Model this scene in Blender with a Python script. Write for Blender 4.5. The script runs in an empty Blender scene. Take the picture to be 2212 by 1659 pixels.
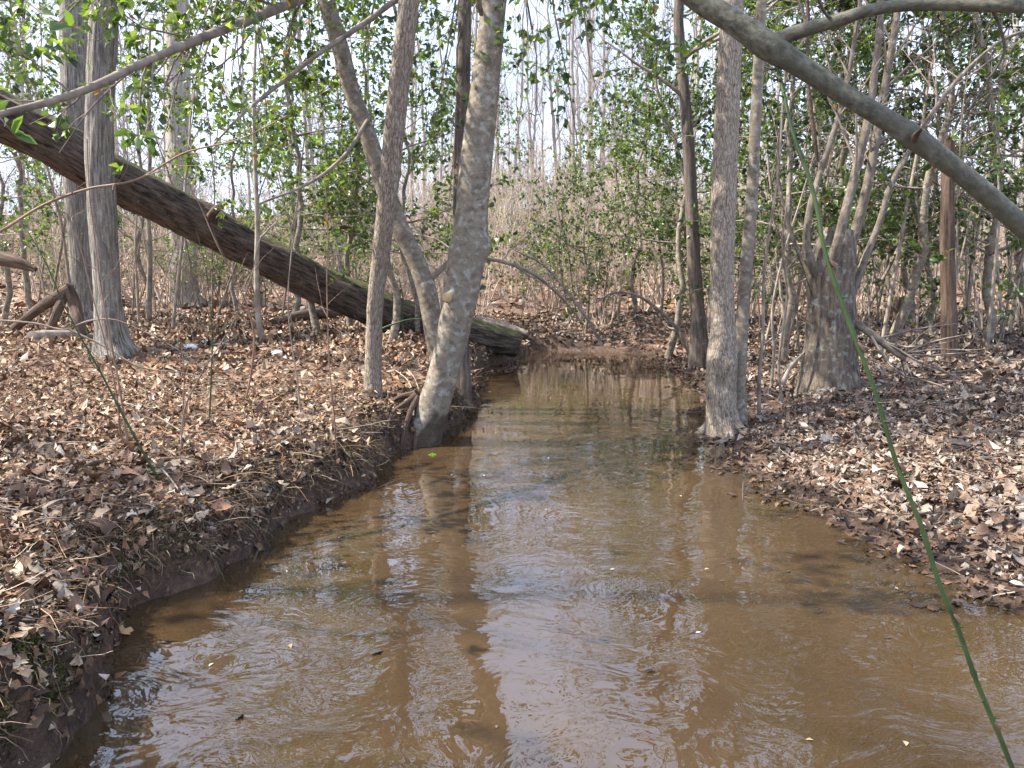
import bpy, math, numpy as np
from mathutils import Vector, Matrix
R = np.random.default_rng
SC = bpy.context.scene
COL = SC.collection

# ------------------------------------------------------------------ camera, sky, sun, exposure
CAMZ = 1.3
F = 1720.0                                   # focal length in the 2212 x 1659 reference frame
PITCH = math.atan(229.5 / F)
cam = bpy.data.cameras.new('camera')
cam.lens = 36.0 * F / 2212.0
cam.clip_start, cam.clip_end = 0.05, 600
camo = bpy.data.objects.new('camera', cam)
COL.objects.link(camo)
camo.location = (0, 0, CAMZ)
camo.rotation_euler = (math.pi / 2 - PITCH, 0, 0)
SC.camera = camo

SUN_AZ = (-0.998, 0.03)                       # horizontal direction towards the sun
SUN_EL = math.radians(50)
w = bpy.data.worlds.new('World')
SC.world = w
w.use_nodes = True
wn = w.node_tree
sky = wn.nodes.new('ShaderNodeTexSky')
sky.sky_type = 'NISHITA'
sky.sun_disc = False
sky.sun_elevation = SUN_EL
sky.sun_rotation = math.atan2(SUN_AZ[0], SUN_AZ[1])
sky.dust_density = 3.0
sky.air_density = 1.0
sky.ozone_density = 1.0
# thin bright cloud veil over the blue, the same all round the sky
_tc = wn.nodes.new('ShaderNodeTexCoord')
_cn = wn.nodes.new('ShaderNodeTexNoise'); _cn.inputs['Scale'].default_value = 2.6; _cn.inputs['Detail'].default_value = 6; _cn.inputs['Roughness'].default_value = 0.6
wn.links.new(_tc.outputs['Generated'], _cn.inputs['Vector'])
_cr = wn.nodes.new('ShaderNodeMapRange'); _cr.inputs[1].default_value = 0.35; _cr.inputs[2].default_value = 0.62; _cr.inputs[3].default_value = 0.35; _cr.inputs[4].default_value = 0.95
wn.links.new(_cn.outputs['Fac'], _cr.inputs[0])
_cm = wn.nodes.new('ShaderNodeMix'); _cm.data_type = 'RGBA'
wn.links.new(_cr.outputs[0], _cm.inputs[0]); wn.links.new(sky.outputs[0], _cm.inputs[6]); _cm.inputs[7].default_value = (3.75, 4.45, 6.1, 1)
wn.links.new(_cm.outputs[2], wn.nodes['Background'].inputs[0])
wn.nodes['Background'].inputs[1].default_value = 0.15
sun = bpy.data.lights.new('sun', 'SUN')
sun.energy = 5.0
sun.angle = math.radians(0.53)
sun.color = (1.0, 0.94, 0.84)
suno = bpy.data.objects.new('sun', sun)
COL.objects.link(suno)
sd = Vector((SUN_AZ[0], SUN_AZ[1], 0)).normalized() * math.cos(SUN_EL) + Vector((0, 0, math.sin(SUN_EL)))
suno.rotation_euler = sd.to_track_quat('Z', 'Y').to_euler()
vs = SC.view_settings
vs.view_transform = 'Standard'
vs.look = 'None'
vs.gamma = 1.0
vs.use_curve_mapping = False
vs.exposure = 1.5
SC.cycles.max_bounces = 4
SC.cycles.adaptive_threshold = 0.03
SC.cycles.diffuse_bounces = 2
SC.cycles.glossy_bounces = 2
SC.cycles.transmission_bounces = 3
SC.cycles.transparent_max_bounces = 4

# ------------------------------------------------------------------ small maths
def ray(px, py):
    a, b = (px - 1106.0) / F, -(py - 829.5) / F
    s, c = math.sin(PITCH), math.cos(PITCH)
    return np.array([a, c + b * s, -s + b * c])
def at(px, py, d):
    r = ray(px, py)
    return np.array([0, 0, CAMZ]) + r * (d / r[1])
def onz(px, py, z=0.0):
    r = ray(px, py)
    return np.array([0, 0, CAMZ]) + r * ((z - CAMZ) / r[2])
def _h(ix, iy, iz):
    h = (ix.astype(np.int64) * 374761393 + iy.astype(np.int64) * 668265263 + iz.astype(np.int64) * 1274126177) & 0xffffffff
    h = ((h ^ (h >> 13)) * 1274126177) & 0xffffffff
    h = h ^ (h >> 16)
    return (h & 0xffff) / 65535.0
def vnoise(p):
    p = np.asarray(p, float)
    i = np.floor(p).astype(np.int64)
    f = p - i
    f = f * f * (3 - 2 * f)
    x, y, z = i[:, 0], i[:, 1], i[:, 2]
    u, v, q = f[:, 0], f[:, 1], f[:, 2]
    def L(a, b, t): return a + (b - a) * t
    a = L(L(_h(x, y, z), _h(x + 1, y, z), u), L(_h(x, y + 1, z), _h(x + 1, y + 1, z), u), v)
    b = L(L(_h(x, y, z + 1), _h(x + 1, y, z + 1), u), L(_h(x, y + 1, z + 1), _h(x + 1, y + 1, z + 1), u), v)
    return L(a, b, q)
def fbm(p, o=3):
    p = np.asarray(p, float)
    s, a, t = 0, 1.0, 0.0
    for k in range(o):
        s = s + a * (vnoise(p * 2.03 ** k + 17.3 * k) - 0.5)
        t += a
        a *= 0.5
    return s / t * 2
def n2(x, y, f, o=3, seed=0.0):
    x = np.asarray(x, float); y = np.asarray(y, float)
    return fbm(np.stack([x.ravel() * f, y.ravel() * f, np.full(x.size, seed)], 1), o).reshape(x.shape)
def sst(a, b, x):
    t = np.clip((x - a) / (b - a), 0, 1)
    return t * t * (3 - 2 * t)
def nrm(v):
    return v / (np.linalg.norm(v, axis=-1, keepdims=True) + 1e-9)

# ------------------------------------------------------------------ the terrain as a function
_L = np.array([onz(*p)[:2] for p in [(60, 1659), (105, 1560), (112, 1450), (170, 1385), (260, 1325), (420, 1268), (520, 1222), (610, 1172),
      (680, 1112), (790, 1045), (880, 975), (940, 955), (975, 915), (1000, 893), (1028, 872), (1036, 835), (1042, 805), (1090, 788), (1130, 776)]])
_Rr = np.array([onz(*p)[:2] for p in [(2300, 1440), (2212, 1345), (2110, 1292), (2040, 1245), (1980, 1200), (1850, 1160), (1740, 1100), (1630, 1045),
      (1575, 975), (1540, 930), (1520, 880), (1512, 842), (1475, 805), (1430, 778)]])
_L = _L[np.argsort(_L[:, 1])]; _Rr = _Rr[np.argsort(_Rr[:, 1])]
YEND = 14.0
def edges(y):
    xl = np.interp(y, _L[:, 1], _L[:, 0])
    xr = np.interp(y, _Rr[:, 1], _Rr[:, 0])
    xl = np.where(y < _L[0, 1], _L[0, 0] - 0.05 * (_L[0, 1] - y), xl)
    xr = np.where(y < _Rr[0, 1], _Rr[0, 0] + 0.2 * (_Rr[0, 1] - y), xr)
    return xl, xr
def bank(x, y):
    """signed distance outside the water (positive on land) and how much it is the left bank"""
    x = np.asarray(x, float); y = np.asarray(y, float)
    xl, xr = edges(y)
    left = (x < xl + 0.8)
    j = n2(x, y, 2.2, 2, 3.1) * 0.12 + left * (n2(x, y, 7.5, 2, 3.7) * 0.07 + n2(x, y, 1.25, 1, 12.3) * 0.16)
    dl = xl - x + j
    dr = x - xr + j
    de = (y - YEND - 0.25 * np.sin(x * 1.7)) * 0.9
    d = np.maximum(np.maximum(dl, dr), de)
    wl = sst(0.4, -0.4, x - (xl + xr) / 2 - sst(YEND - 1.5, YEND + 1.5, y) * -0.6)
    return d, wl
def gz(x, y, detail=True):
    x = np.asarray(x, float); y = np.asarray(y, float)
    d, wl = bank(x, y)
    hl = np.interp(d, [-0.5, -0.10, 0.0, 0.035, 0.10, 0.26, 0.7, 1.6, 5, 30], [-0.35, -0.2, -0.01, 0.13, 0.24, 0.32, 0.38, 0.46, 0.55, 0.6])
    hr = np.interp(d, [-1.2, -0.3, 0.0, 0.4, 1.1, 2.4, 5, 30], [-0.35, -0.09, -0.008, 0.07, 0.24, 0.40, 0.5, 0.55])
    z = hl * wl + hr * (1 - wl)
    land = sst(0.0, 0.5, d)
    z = z + land * (n2(x, y, 0.35, 2, 9.0) * 0.10 + n2(x, y, 1.4, 2, 5.0) * 0.05)
    # debris mound beyond the head of the pool, and the wooded slope behind it
    z = z + 0.30 * np.exp(-(((x - 2.6) / 1.6) ** 2 + ((y - 15.3) / 1.1) ** 2))
    amp = 5.2 + 1.0 * sst(-6, 6, x - 0.02 * y)
    z = z + amp * sst(17, 62, y) + 0.05 * np.maximum(y - 62, 0)
    if detail:
        z = z + sst(-0.02, 0.15, d) * (n2(x, y, 5.0, 3, 1.0) * 0.035 + n2(x, y, 17.0, 2, 2.0) * 0.014) + wl * sst(0.0, 0.06, d) * sst(0.5, 0.15, d) * n2(x, y, 11.0, 3, 2.4) * 0.06
    return z
def g1(x, y):
    return float(gz(np.array([x]), np.array([y]))[0])
def ground_at(px, py, lo=1.2, hi=70):
    r = ray(px, py)
    y = np.linspace(lo, hi, 6000)
    p = np.array([0, 0, CAMZ]) + r[None] * (y / r[1])[:, None]
    g = gz(p[:, 0], p[:, 1])
    k = np.argmax(p[:, 2] < g)
    if p[k, 2] >= g[k]: k = len(y) - 1
    return np.array([p[k, 0], p[k, 1], g[k]])

# ------------------------------------------------------------------ mesh collecting
class MB:
    def __init__(s): s.v = []; s.f = []; s.a = {}; s.n = 0
    def add(s, v, f, **attrs):
        v = np.asarray(v, float).reshape(-1, 3); f = np.asarray(f, np.int64)
        s.v.append(v); s.f.append(f + s.n)
        for k, val in attrs.items():
            s.a.setdefault(k, []).append((s.n, np.asarray(val, float)))
        s.n += len(v)
    def build(s, name, mat, parent=None, smooth=True, link=True):
        me = bpy.data.meshes.new(name)
        v = np.concatenate(s.v)
        me.vertices.add(len(v)); me.vertices.foreach_set('co', v.ravel())
        idx = np.concatenate([f.ravel() for f in s.f]); sz = np.concatenate([np.full(len(f), f.shape[1]) for f in s.f])
        me.loops.add(len(idx)); me.loops.foreach_set('vertex_index', idx)
        st = np.concatenate([[0], np.cumsum(sz)[:-1]])
        me.polygons.add(len(sz)); me.polygons.foreach_set('loop_start', st)
        me.update(calc_edges=True)
        if smooth: me.polygons.foreach_set('use_smooth', np.ones(len(sz), bool))
        for k, lst in s.a.items():
            if k == 'Col':
                buf = np.ones((len(v), 4))
                for o, val in lst: buf[o:o + len(val), :3] = val
                me.attributes.new('Col', 'FLOAT_COLOR', 'POINT').data.foreach_set('color', buf.ravel())
            elif k == 'tc':
                buf = np.zeros((len(v), 3))
                for o, val in lst: buf[o:o + len(val)] = val
                me.attributes.new('tc', 'FLOAT_VECTOR', 'POINT').data.foreach_set('vector', buf.ravel())
            else:
                buf = np.zeros(len(v))
                for o, val in lst: buf[o:o + len(val)] = val
                me.attributes.new(k, 'FLOAT', 'POINT').data.foreach_set('value', buf)
        me.materials.append(mat)
        me.validate()
        if not link: return me
        return obj(name, me, parent)
def obj(name, me, parent=None):
    o = bpy.data.objects.new(name, me)
    COL.objects.link(o)
    if parent is not None: o.parent = parent
    return o
def tag(o, label=None, cat=None, group=None, kind=None):
    if label: o['label'] = label
    if cat: o['category'] = cat
    if group: o['group'] = group
    if kind: o['kind'] = kind
    return o
def thing(name, label, cat, loc=(0, 0, 0), group=None, rz=0.0, sc=1.0):
    o = bpy.data.objects.new(name, None)
    o.empty_display_size = 0.1
    COL.objects.link(o)
    o.location = loc; o.rotation_euler = (0, 0, rz); o.scale = (sc, sc, sc)
    return tag(o, label, cat, group)

def catmull(P, n):
    P = np.asarray(P, float)
    if len(P) == 2:
        t = np.linspace(0, 1, n)[:, None]; return P[0] * (1 - t) + P[1] * t
    s = np.concatenate([[0], np.cumsum(np.linalg.norm(np.diff(P[:, :3], axis=0), axis=1) + 1e-6)])
    t = np.linspace(0, s[-1], n)
    m = np.gradient(P, s, axis=0)
    k = np.clip(np.searchsorted(s, t, 'right') - 1, 0, len(P) - 2)
    h = (s[k + 1] - s[k])[:, None]; u = ((t - s[k]) / (s[k + 1] - s[k]))[:, None]
    return ((2 * u**3 - 3 * u**2 + 1) * P[k] + (u**3 - 2 * u**2 + u) * h * m[k] + (-2 * u**3 + 3 * u**2) * P[k + 1] + (u**3 - u**2) * h * m[k + 1])

def tube(mb, path, rad, sides=24, rough=0.0, freq=(10, 10, 2), flare=None, seed=0.0, cap=True, knots=(), **extra):
    """one tube with bark relief; tc = straightened coordinates (cos r, sin r, length)"""
    path = np.asarray(path, float); rad = np.asarray(rad, float)
    n = len(path)
    T = nrm(np.gradient(path, axis=0))
    ref = np.array([0.31, 0.95, 0.05])
    N = np.zeros_like(T); v = ref - T[0] * ref.dot(T[0]); v /= np.linalg.norm(v)
    for i in range(n):
        v = v - T[i] * v.dot(T[i]); v /= np.linalg.norm(v) + 1e-9; N[i] = v
    B = np.cross(T, N)
    s = np.concatenate([[0], np.cumsum(np.linalg.norm(np.diff(path, axis=0), axis=1))])
    th = np.arange(sides) / sides * 2 * math.pi
    ct, sn = np.cos(th), np.sin(th)
    r = np.repeat(rad[:, None], sides, 1)
    tc = np.stack([ct[None] * r, sn[None] * r, np.repeat(s[:, None], sides, 1)], 2)
    if rough:
        q = tc.reshape(-1, 3) * np.array(freq) + seed
        f = fbm(q, 3).reshape(n, sides)
        q2 = tc.reshape(-1, 3) * np.array([2.5, 2.5, 1.2]) + seed + 7
        f2 = fbm(q2, 2).reshape(n, sides)
        r = r * (1 + 0.10 * f2) + rough * f
    if flare:
        A, fall, lobes, ph = flare
        e = np.exp(-np.maximum(s - 0.25, 0) / fall)[:, None]
        r = r * (1 + A * e * (0.62 + 0.38 * np.cos(lobes * th + ph)[None]))
    P = path[:, None] + ct[None, :, None] * N[:, None] * r[..., None] + sn[None, :, None] * B[:, None] * r[..., None]
    for (c, kr, ka) in knots:                       # burls and branch collars: push the surface away from the axis
        dd = np.linalg.norm(P - np.asarray(c)[None, None], axis=2)
        P = P + (nrm(P - path[:, None]) * (ka * np.exp(-(dd / kr) ** 2))[..., None])
    P = P.reshape(-1, 3)
    i = np.arange(n - 1)[:, None] * sides; j = np.arange(sides)[None]; j2 = (j + 1) % sides
    q = np.stack([i + j, i + j2, i + sides + j2, i + sides + j], 2).reshape(-1, 4)
    at_ = {k: np.full(len(P), val) if np.isscalar(val) else np.repeat(val, sides) for k, val in extra.items()}
    mb.add(P, q, tc=tc.reshape(-1, 3), **at_)
    if cap:
        for e, k in ((0, 0), (1, n - 1)):
            ring = P[k * sides:(k + 1) * sides]
            V = np.vstack([ring, path[k] + T[k] * (0.15 * rad[k] * (1 if e else -1))])
            jj = np.arange(sides); a, b = jj, (jj + 1) % sides
            fc = np.stack([a, b, np.full(sides, sides)], 1) if e else np.stack([b, a, np.full(sides, sides)], 1)
            tcv = np.vstack([tc[k], [[0, 0, s[k] + 5]]])
            mb.add(V, fc, tc=tcv, **{kk: np.full(len(V), val if np.isscalar(val) else val[k]) for kk, val in extra.items()})

def tubes(mb, paths, radii, S=3, col=None):
    """many thin tubes at once; paths (T,K,3), radii (T,K)"""
    T_, K, _ = paths.shape
    if T_ == 0: return
    tan = nrm(np.gradient(paths, axis=1))
    ref = np.where(np.abs(tan[:, :1, 2:3]) > 0.8, np.array([[[1.0, 0.1, 0]]]), np.array([[[0, 0.1, 1.0]]]))
    A = nrm(np.cross(tan, np.broadcast_to(ref, tan.shape))); Bv = np.cross(tan, A)
    th = np.arange(S) / S * 2 * math.pi
    V = paths[:, :, None] + (A[:, :, None] * np.cos(th)[None, None, :, None] + Bv[:, :, None] * np.sin(th)[None, None, :, None]) * radii[:, :, None, None]
    base = (np.arange(T_) * K * S)[:, None, None]; i = (np.arange(K - 1) * S)[None, :, None]; j = np.arange(S)[None, None]; j2 = (j + 1) % S
    f = np.stack([base + i + j, base + i + j2, base + i + S + j2, base + i + S + j], 3).reshape(-1, 4)
    at_ = {}
    if col is not None: at_['Col'] = np.repeat(col, K * S, 0)
    mb.add(V.reshape(-1, 3), f, **at_)

def interp_path(paths, radii, idx, t):
    K = paths.shape[1]
    f = t * (K - 1); k = np.minimum(f.astype(int), K - 2); u = (f - k)[:, None]
    a, b = paths[idx, k], paths[idx, k + 1]
    return a + (b - a) * u, nrm(b - a), radii[idx, k] + (radii[idx, k + 1] - radii[idx, k]) * u[:, 0]

def grow(rng, p0, d0, length, r0, K=5, wob=0.15, trop=0.0, taper=0.3):
    n = len(p0)
    P = np.zeros((n, K, 3)); P[:, 0] = p0; d = nrm(d0)
    for k in range(1, K):
        d = nrm(d + rng.normal(0, wob, (n, 3)) + np.array([0, 0, trop]))
        P[:, k] = P[:, k - 1] + d * (length / (K - 1))[:, None]
    rr = r0[:, None] * np.linspace(1, taper, K)[None]
    return P, rr
def spawn(rng, paths, radii, n, t=(0.2, 1), ln=(0.3, 0.6), ang=(30, 70), K=4, wob=0.15, trop=0.0, rf=0.5, up=0.0, rmin=0.0015, shrink=0.5, taper=0.3):
    idx = np.repeat(np.arange(len(paths)), n)
    tt = rng.uniform(t[0], t[1], len(idx))
    p, tan, r = interp_path(paths, radii, idx, tt)
    perp = nrm(np.cross(tan, rng.normal(size=(len(idx), 3))))
    a = np.radians(rng.uniform(ang[0], ang[1], len(idx)))[:, None]
    d = nrm(tan * np.cos(a) + perp * np.sin(a) + np.array([0, 0, up]))
    L = rng.uniform(ln[0], ln[1], len(idx)) * (1 - shrink * tt)
    return grow(rng, p, d, L, np.maximum(r * rf, rmin), K, wob, trop, taper)

SIMPLE = ([0, .5, 1], [.03, .27, .02])
TINY = ([.0, 1], [.24, .15])
OVATE = ([0, .3, .72, 1], [.03, .30, .22, .015])
HOLLY = ([0, .22, .42, .6, .8, 1], [.02, .22, .21, .25, .15, .01])
OAK = ([0, .16, .28, .42, .56, .70, .82, 1], [.02, .17, .09, .33, .15, .28, .17, .02])
def leaves(mb, rng, pos, d, nv, L, tmpl=SIMPLE, col=None, curl=(0.1, 0.3), fold=0.25, wid=1.0):
    n = len(pos)
    if n == 0: return
    u, v = np.array(tmpl[0]), np.array(tmpl[1]); K = len(u)
    d = nrm(d); s = nrm(np.cross(nv, d)); m = np.cross(d, s)
    c = rng.uniform(curl[0], curl[1], n) * np.where(rng.random(n) < 0.75, 1, -1)
    fo = rng.normal(fold, abs(fold) * 0.6 + 0.05, n); tw = rng.normal(0, 0.25, n)
    wv = wid * rng.uniform(0.8, 1.25, n)
    X = u[None, :, None] * np.ones((n, 1, 3))
    Y = v[None, :, None] * np.array([-1, 0, 1])[None, None] * wv[:, None, None]
    Z = -c[:, None, None] * ((X - 0.35) ** 2 * 2) + fo[:, None, None] * np.abs(Y) + tw[:, None, None] * Y * X
    X, Y, Z = [q * L[:, None, None] for q in (X, Y, Z)]
    P = pos[:, None, None] + X[..., None] * d[:, None, None] + Y[..., None] * s[:, None, None] + Z[..., None] * m[:, None, None]
    base = (np.arange(n) * K * 3)[:, None]; i = (np.arange(K - 1) * 3)[None]
    f = np.concatenate([np.stack([base + i, base + i + 1, base + i + 4, base + i + 3], 2), np.stack([base + i + 1, base + i + 2, base + i + 5, base + i + 4], 2)], 1).reshape(-1, 4)
    at_ = {}
    if col is not None: at_['Col'] = np.repeat(col, K * 3, 0)
    mb.add(P.reshape(-1, 3), f, **at_)
def pick(rng, pal, n, jit=0.18, wts=None):
    pal = np.asarray(pal, float)
    k = rng.choice(len(pal), n, p=None if wts is None else np.asarray(wts) / np.sum(wts))
    return np.clip(pal[k] * (1 + rng.normal(0, jit, (n, 1))), 0.004, 0.9)

# ------------------------------------------------------------------ materials
def new_mat(name):
    m = bpy.data.materials.new(name); m.use_nodes = True
    nt = m.node_tree; b = nt.nodes['Principled BSDF']
    return m, nt, b
def nd(nt, typ, **kw):
    n = nt.nodes.new(typ)
    for k, v in kw.items():
        if k in n.bl_rna.properties: setattr(n, k, v)
        else: n.inputs[k.replace('_', ' ')].default_value = v
    return n
def ramp(nt, src, stops):
    r = nt.nodes.new('ShaderNodeValToRGB')
    e = r.color_ramp.elements
    while len(e) < len(stops): e.new(0.5)
    for k, (p, c) in enumerate(stops):
        e[k].position = p; e[k].color = (*c, 1) if len(c) == 3 else c
    nt.links.new(src, r.inputs[0])
    return r.outputs[0]
def scaled(nt, src, sc):
    m = nt.nodes.new('ShaderNodeMapping'); m.inputs['Scale'].default_value = sc
    nt.links.new(src, m.inputs['Vector']); return m.outputs[0]
def noise(nt, vec, scale=5, detail=4, rough=0.55, out='Fac'):
    n = nd(nt, 'ShaderNodeTexNoise'); n.inputs['Scale'].default_value = scale; n.inputs['Detail'].default_value = detail; n.inputs['Roughness'].default_value = rough
    nt.links.new(vec, n.inputs['Vector']); return n.outputs[out]
def mixc(nt, fac, a, b, mode='MIX'):
    m = nt.nodes.new('ShaderNodeMix'); m.data_type = 'RGBA'; m.blend_type = mode
    for s, v in ((m.inputs[0], fac), (m.inputs[6], a), (m.inputs[7], b)):
        if isinstance(v, (int, float)): s.default_value = v
        elif isinstance(v, tuple): s.default_value = (*v, 1)
        else: nt.links.new(v, s)
    return m.outputs[2]
def math_(nt, op, a, b=None):
    m = nt.nodes.new('ShaderNodeMath'); m.operation = op
    for s, v in ((m.inputs[0], a), (m.inputs[1], b)):
        if v is None: continue
        if isinstance(v, (int, float)): s.default_value = v
        else: nt.links.new(v, s)
    return m.outputs[0]
def bump(nt, b, h, dist, strength=1.0):
    n = nt.nodes.new('ShaderNodeBump'); n.inputs['Distance'].default_value = dist; n.inputs['Strength'].default_value = strength
    nt.links.new(h, n.inputs['Height']); nt.links.new(n.outputs[0], b.inputs['Normal'])
def attr(nt, name, out='Vector'):
    a = nt.nodes.new('ShaderNodeAttribute'); a.attribute_name = name; return a.outputs[out]

def bark(name, dark, light, stretch=(14, 14, 2.2), lich=None, lich_amt=0.55, bd=0.012, rough=0.9, plates=False, moss=None, blotch=0.5):
    m, nt, b = new_mat(name)
    tc = attr(nt, 'tc')
    v = scaled(nt, tc, stretch)
    n1 = noise(nt, v, 1.0, 5, 0.6)
    if plates:
        vo = nd(nt, 'ShaderNodeTexVoronoi', feature='DISTANCE_TO_EDGE'); vo.inputs['Scale'].default_value = 1.0
        vv = nt.nodes.new('ShaderNodeVectorMath'); vv.operation = 'MULTIPLY_ADD'
        nt.links.new(noise(nt, v, 0.8, 2, out='Color'), vv.inputs[0]); vv.inputs[1].default_value = (1.2, 1.2, 1.2); nt.links.new(v, vv.inputs[2])
        nt.links.new(vv.outputs[0], vo.inputs['Vector'])
        h = math_(nt, 'ADD', math_(nt, 'MULTIPLY', math_(nt, 'MINIMUM', vo.outputs['Distance'], 0.28), 1.5), math_(nt, 'MULTIPLY', n1, 0.85))
        c = ramp(nt, h, [(0.38, dark), (0.56, tuple((a + e) / 2 for a, e in zip(dark, light))), (0.85, light)])
    else:
        h = n1
        c = ramp(nt, n1, [(0.36, dark), (0.52, tuple(a * .45 + e * .55 for a, e in zip(dark, light))), (0.66, light)])
    fine = noise(nt, scaled(nt, tc, (1, 1, .6)), 130, 3, 0.65)
    c = mixc(nt, 0.6, c, ramp(nt, fine, [(0.3, (.35, .33, .31)), (0.5, (.9, .9, .9)), (0.7, (1.25, 1.25, 1.25))]), 'MULTIPLY')
    h = math_(nt, 'ADD', h, math_(nt, 'MULTIPLY', fine, 0.35))
    big = noise(nt, tc, 3.0, 3)
    c = mixc(nt, math_(nt, 'MULTIPLY', ramp(nt, big, [(0.4, (0, 0, 0)), (0.62, (1, 1, 1))]), blotch), c, tuple(x * 0.6 for x in light))
    if lich:
        ln = noise(nt, tc, 17.0, 5)
        c = mixc(nt, math_(nt, 'MULTIPLY', ramp(nt, ln, [(lich_amt - 0.03, (0, 0, 0)), (lich_amt + 0.08, (1, 1, 1))]), 0.55), c, lich)
    if name.startswith('smooth_grey'):
        c = mixc(nt, attr(nt, 'stain', 'Fac'), c, (.040, .026, .018))
    if moss:
        mo = attr(nt, 'moss', 'Fac')
        mn = noise(nt, tc, 14.0, 4)
        c = mixc(nt, ramp(nt, math_(nt, 'ADD', mo, math_(nt, 'MULTIPLY', math_(nt, 'SUBTRACT', mn, 0.5), 1.6)), [(0.45, (0, 0, 0)), (0.62, (1, 1, 1))]), c, moss)
    nt.links.new(c, b.inputs['Base Color'])
    b.inputs['Roughness'].default_value = rough
    b.inputs['Specular IOR Level'].default_value = 0.25
    bump(nt, b, h, bd)
    return m
def plain(name, c1, c2, scale=6, rough=0.85, bd=0.004):
    m, nt, b = new_mat(name)
    g = nd(nt, 'ShaderNodeTexCoord')
    n = noise(nt, g.outputs['Object'], scale, 4)
    nt.links.new(ramp(nt, n, [(0.35, c1), (0.65, c2)]), b.inputs['Base Color'])
    b.inputs['Roughness'].default_value = rough; b.inputs['Specular IOR Level'].default_value = 0.25
    if bd: bump(nt, b, n, bd)
    return m
def colmat(name, rough=0.8, spec=0.2, trans=0.0, tmul=(1.5, 1.7, 0.8), mottle=0.35, mscale=60.0):
    """colour from the per-leaf attribute, a little mottled, optionally lets light through"""
    m, nt, b = new_mat(name)
    c = attr(nt, 'Col', 'Color')
    g = nd(nt, 'ShaderNodeTexCoord')
    n = noise(nt, g.outputs['Object'], mscale, 2)
    c2 = mixc(nt, mottle, c, ramp(nt, n, [(0.3, (0.35, 0.35, 0.35)), (0.7, (1.0, 1.0, 1.0))]), 'MULTIPLY')
    nt.links.new(c2, b.inputs['Base Color'])
    b.inputs['Roughness'].default_value = rough; b.inputs['Specular IOR Level'].default_value = spec
    if trans:
        t = nt.nodes.new('ShaderNodeBsdfTranslucent')
        nt.links.new(mixc(nt, 1.0, c2, tmul, 'MULTIPLY'), t.inputs[0])
        mx = nt.nodes.new('ShaderNodeMixShader'); mx.inputs[0].default_value = trans
        nt.links.new(b.outputs[0], mx.inputs[1]); nt.links.new(t.outputs[0], mx.inputs[2])
        nt.links.new(mx.outputs[0], nt.nodes['Material Output'].inputs[0])
    return m
M = {}
M['smooth'] = bark('smooth_grey_bark', (.115, .09, .066), (.285, .24, .182), (16, 16, 24), lich=(.37, .37, .32), lich_amt=0.57, bd=0.005, blotch=0.55)
M['flaky'] = bark('flaky_bark', (.11, .082, .06), (.36, .30, .235), (62, 62, 15), lich=(.40, .38, .33), lich_amt=0.62, bd=0.008, plates=True, blotch=0.3)
M['oak'] = bark('furrowed_pale_bark', (.085, .072, .06), (.37, .335, .285), (48, 48, 5), lich=(.40, .42, .37), lich_amt=0.62, bd=0.03, blotch=0.3)
M['brown'] = bark('brown_bark', (.06, .046, .037), (.20, .16, .13), (30, 30, 4), lich=(.3, .3, .26), lich_amt=0.66, bd=0.015)
M['stump'] = bark('lichen_bark', (.058, .043, .032), (.20, .16, .122), (30, 30, 7), lich=(.30, .325, .28), lich_amt=0.58, bd=0.02)
M['log'] = bark('dark_log_bark', (.026, .019, .014), (.185, .142, .108), (26, 26, 5.5), lich=(.25, .22, .18), lich_amt=0.64, bd=0.06, moss=(.098, .10, .042), blotch=0.3)
M['far'] = bark('far_tree_bark', (.19, .165, .145), (.46, .415, .365), (30, 30, 4), bd=0.01, blotch=0.3)
M['stem'] = bark('grey_stem_bark', (.085, .066, .05), (.21, .172, .135), (30, 30, 12), lich=(.33, .31, .27), lich_amt=0.6, bd=0.004, blotch=0.6)
M['fartwig'] = plain('bare_twig', (.22, .185, .158), (.38, .33, .285), 3, bd=0)
M['brush'] = plain('brush_twig', (.31, .235, .18), (.52, .43, .35), 3, bd=0)
M['twig'] = plain('grey_brown_twig', (.12, .095, .075), (.27, .22, .175), 9, bd=0)
M['palestick'] = plain('weathered_stick', (.19, .152, .118), (.35, .295, .24), 9, bd=0.002)
M['branch'] = bark('smooth_branch_bark', (.045, .042, .028), (.13, .122, .086), (70, 70, 45), lich=(.20, .20, .165), lich_amt=0.60, bd=0.003, rough=0.62, blotch=0.7)
M['briar'] = plain('green_briar_stem', (.024, .040, .012), (.052, .082, .024), 12, rough=0.5, bd=0)
M['redcane'] = plain('red_brown_cane', (.13, .075, .05), (.27, .17, .12), 8, rough=0.6, bd=0)
M['dead'] = bark('rotten_wood', (.035, .023, .016), (.18, .12, .088), (30, 30, 3), bd=0.02)
M['holly'] = colmat('holly_leaf', rough=0.34, spec=0.5, trans=0.42, tmul=(2.2, 2.3, 0.9), mottle=0.25)
M['litter'] = colmat('dead_leaf', rough=0.72, spec=0.25, trans=0.0, mottle=0.45, mscale=90)
M['strand'] = colmat('straw_and_rootlet', rough=0.85, spec=0.15, mottle=0.2)
M['piece'] = plain('white_piece', (.55, .53, .5), (.78, .76, .73), 20)
M['cutwood'] = plain('cut_branch_scar', (.30, .20, .10), (.46, .33, .18), 14)
M['moss'] = colmat('moss', rough=0.95, spec=0.05, mottle=0.4, mscale=40)

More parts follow.
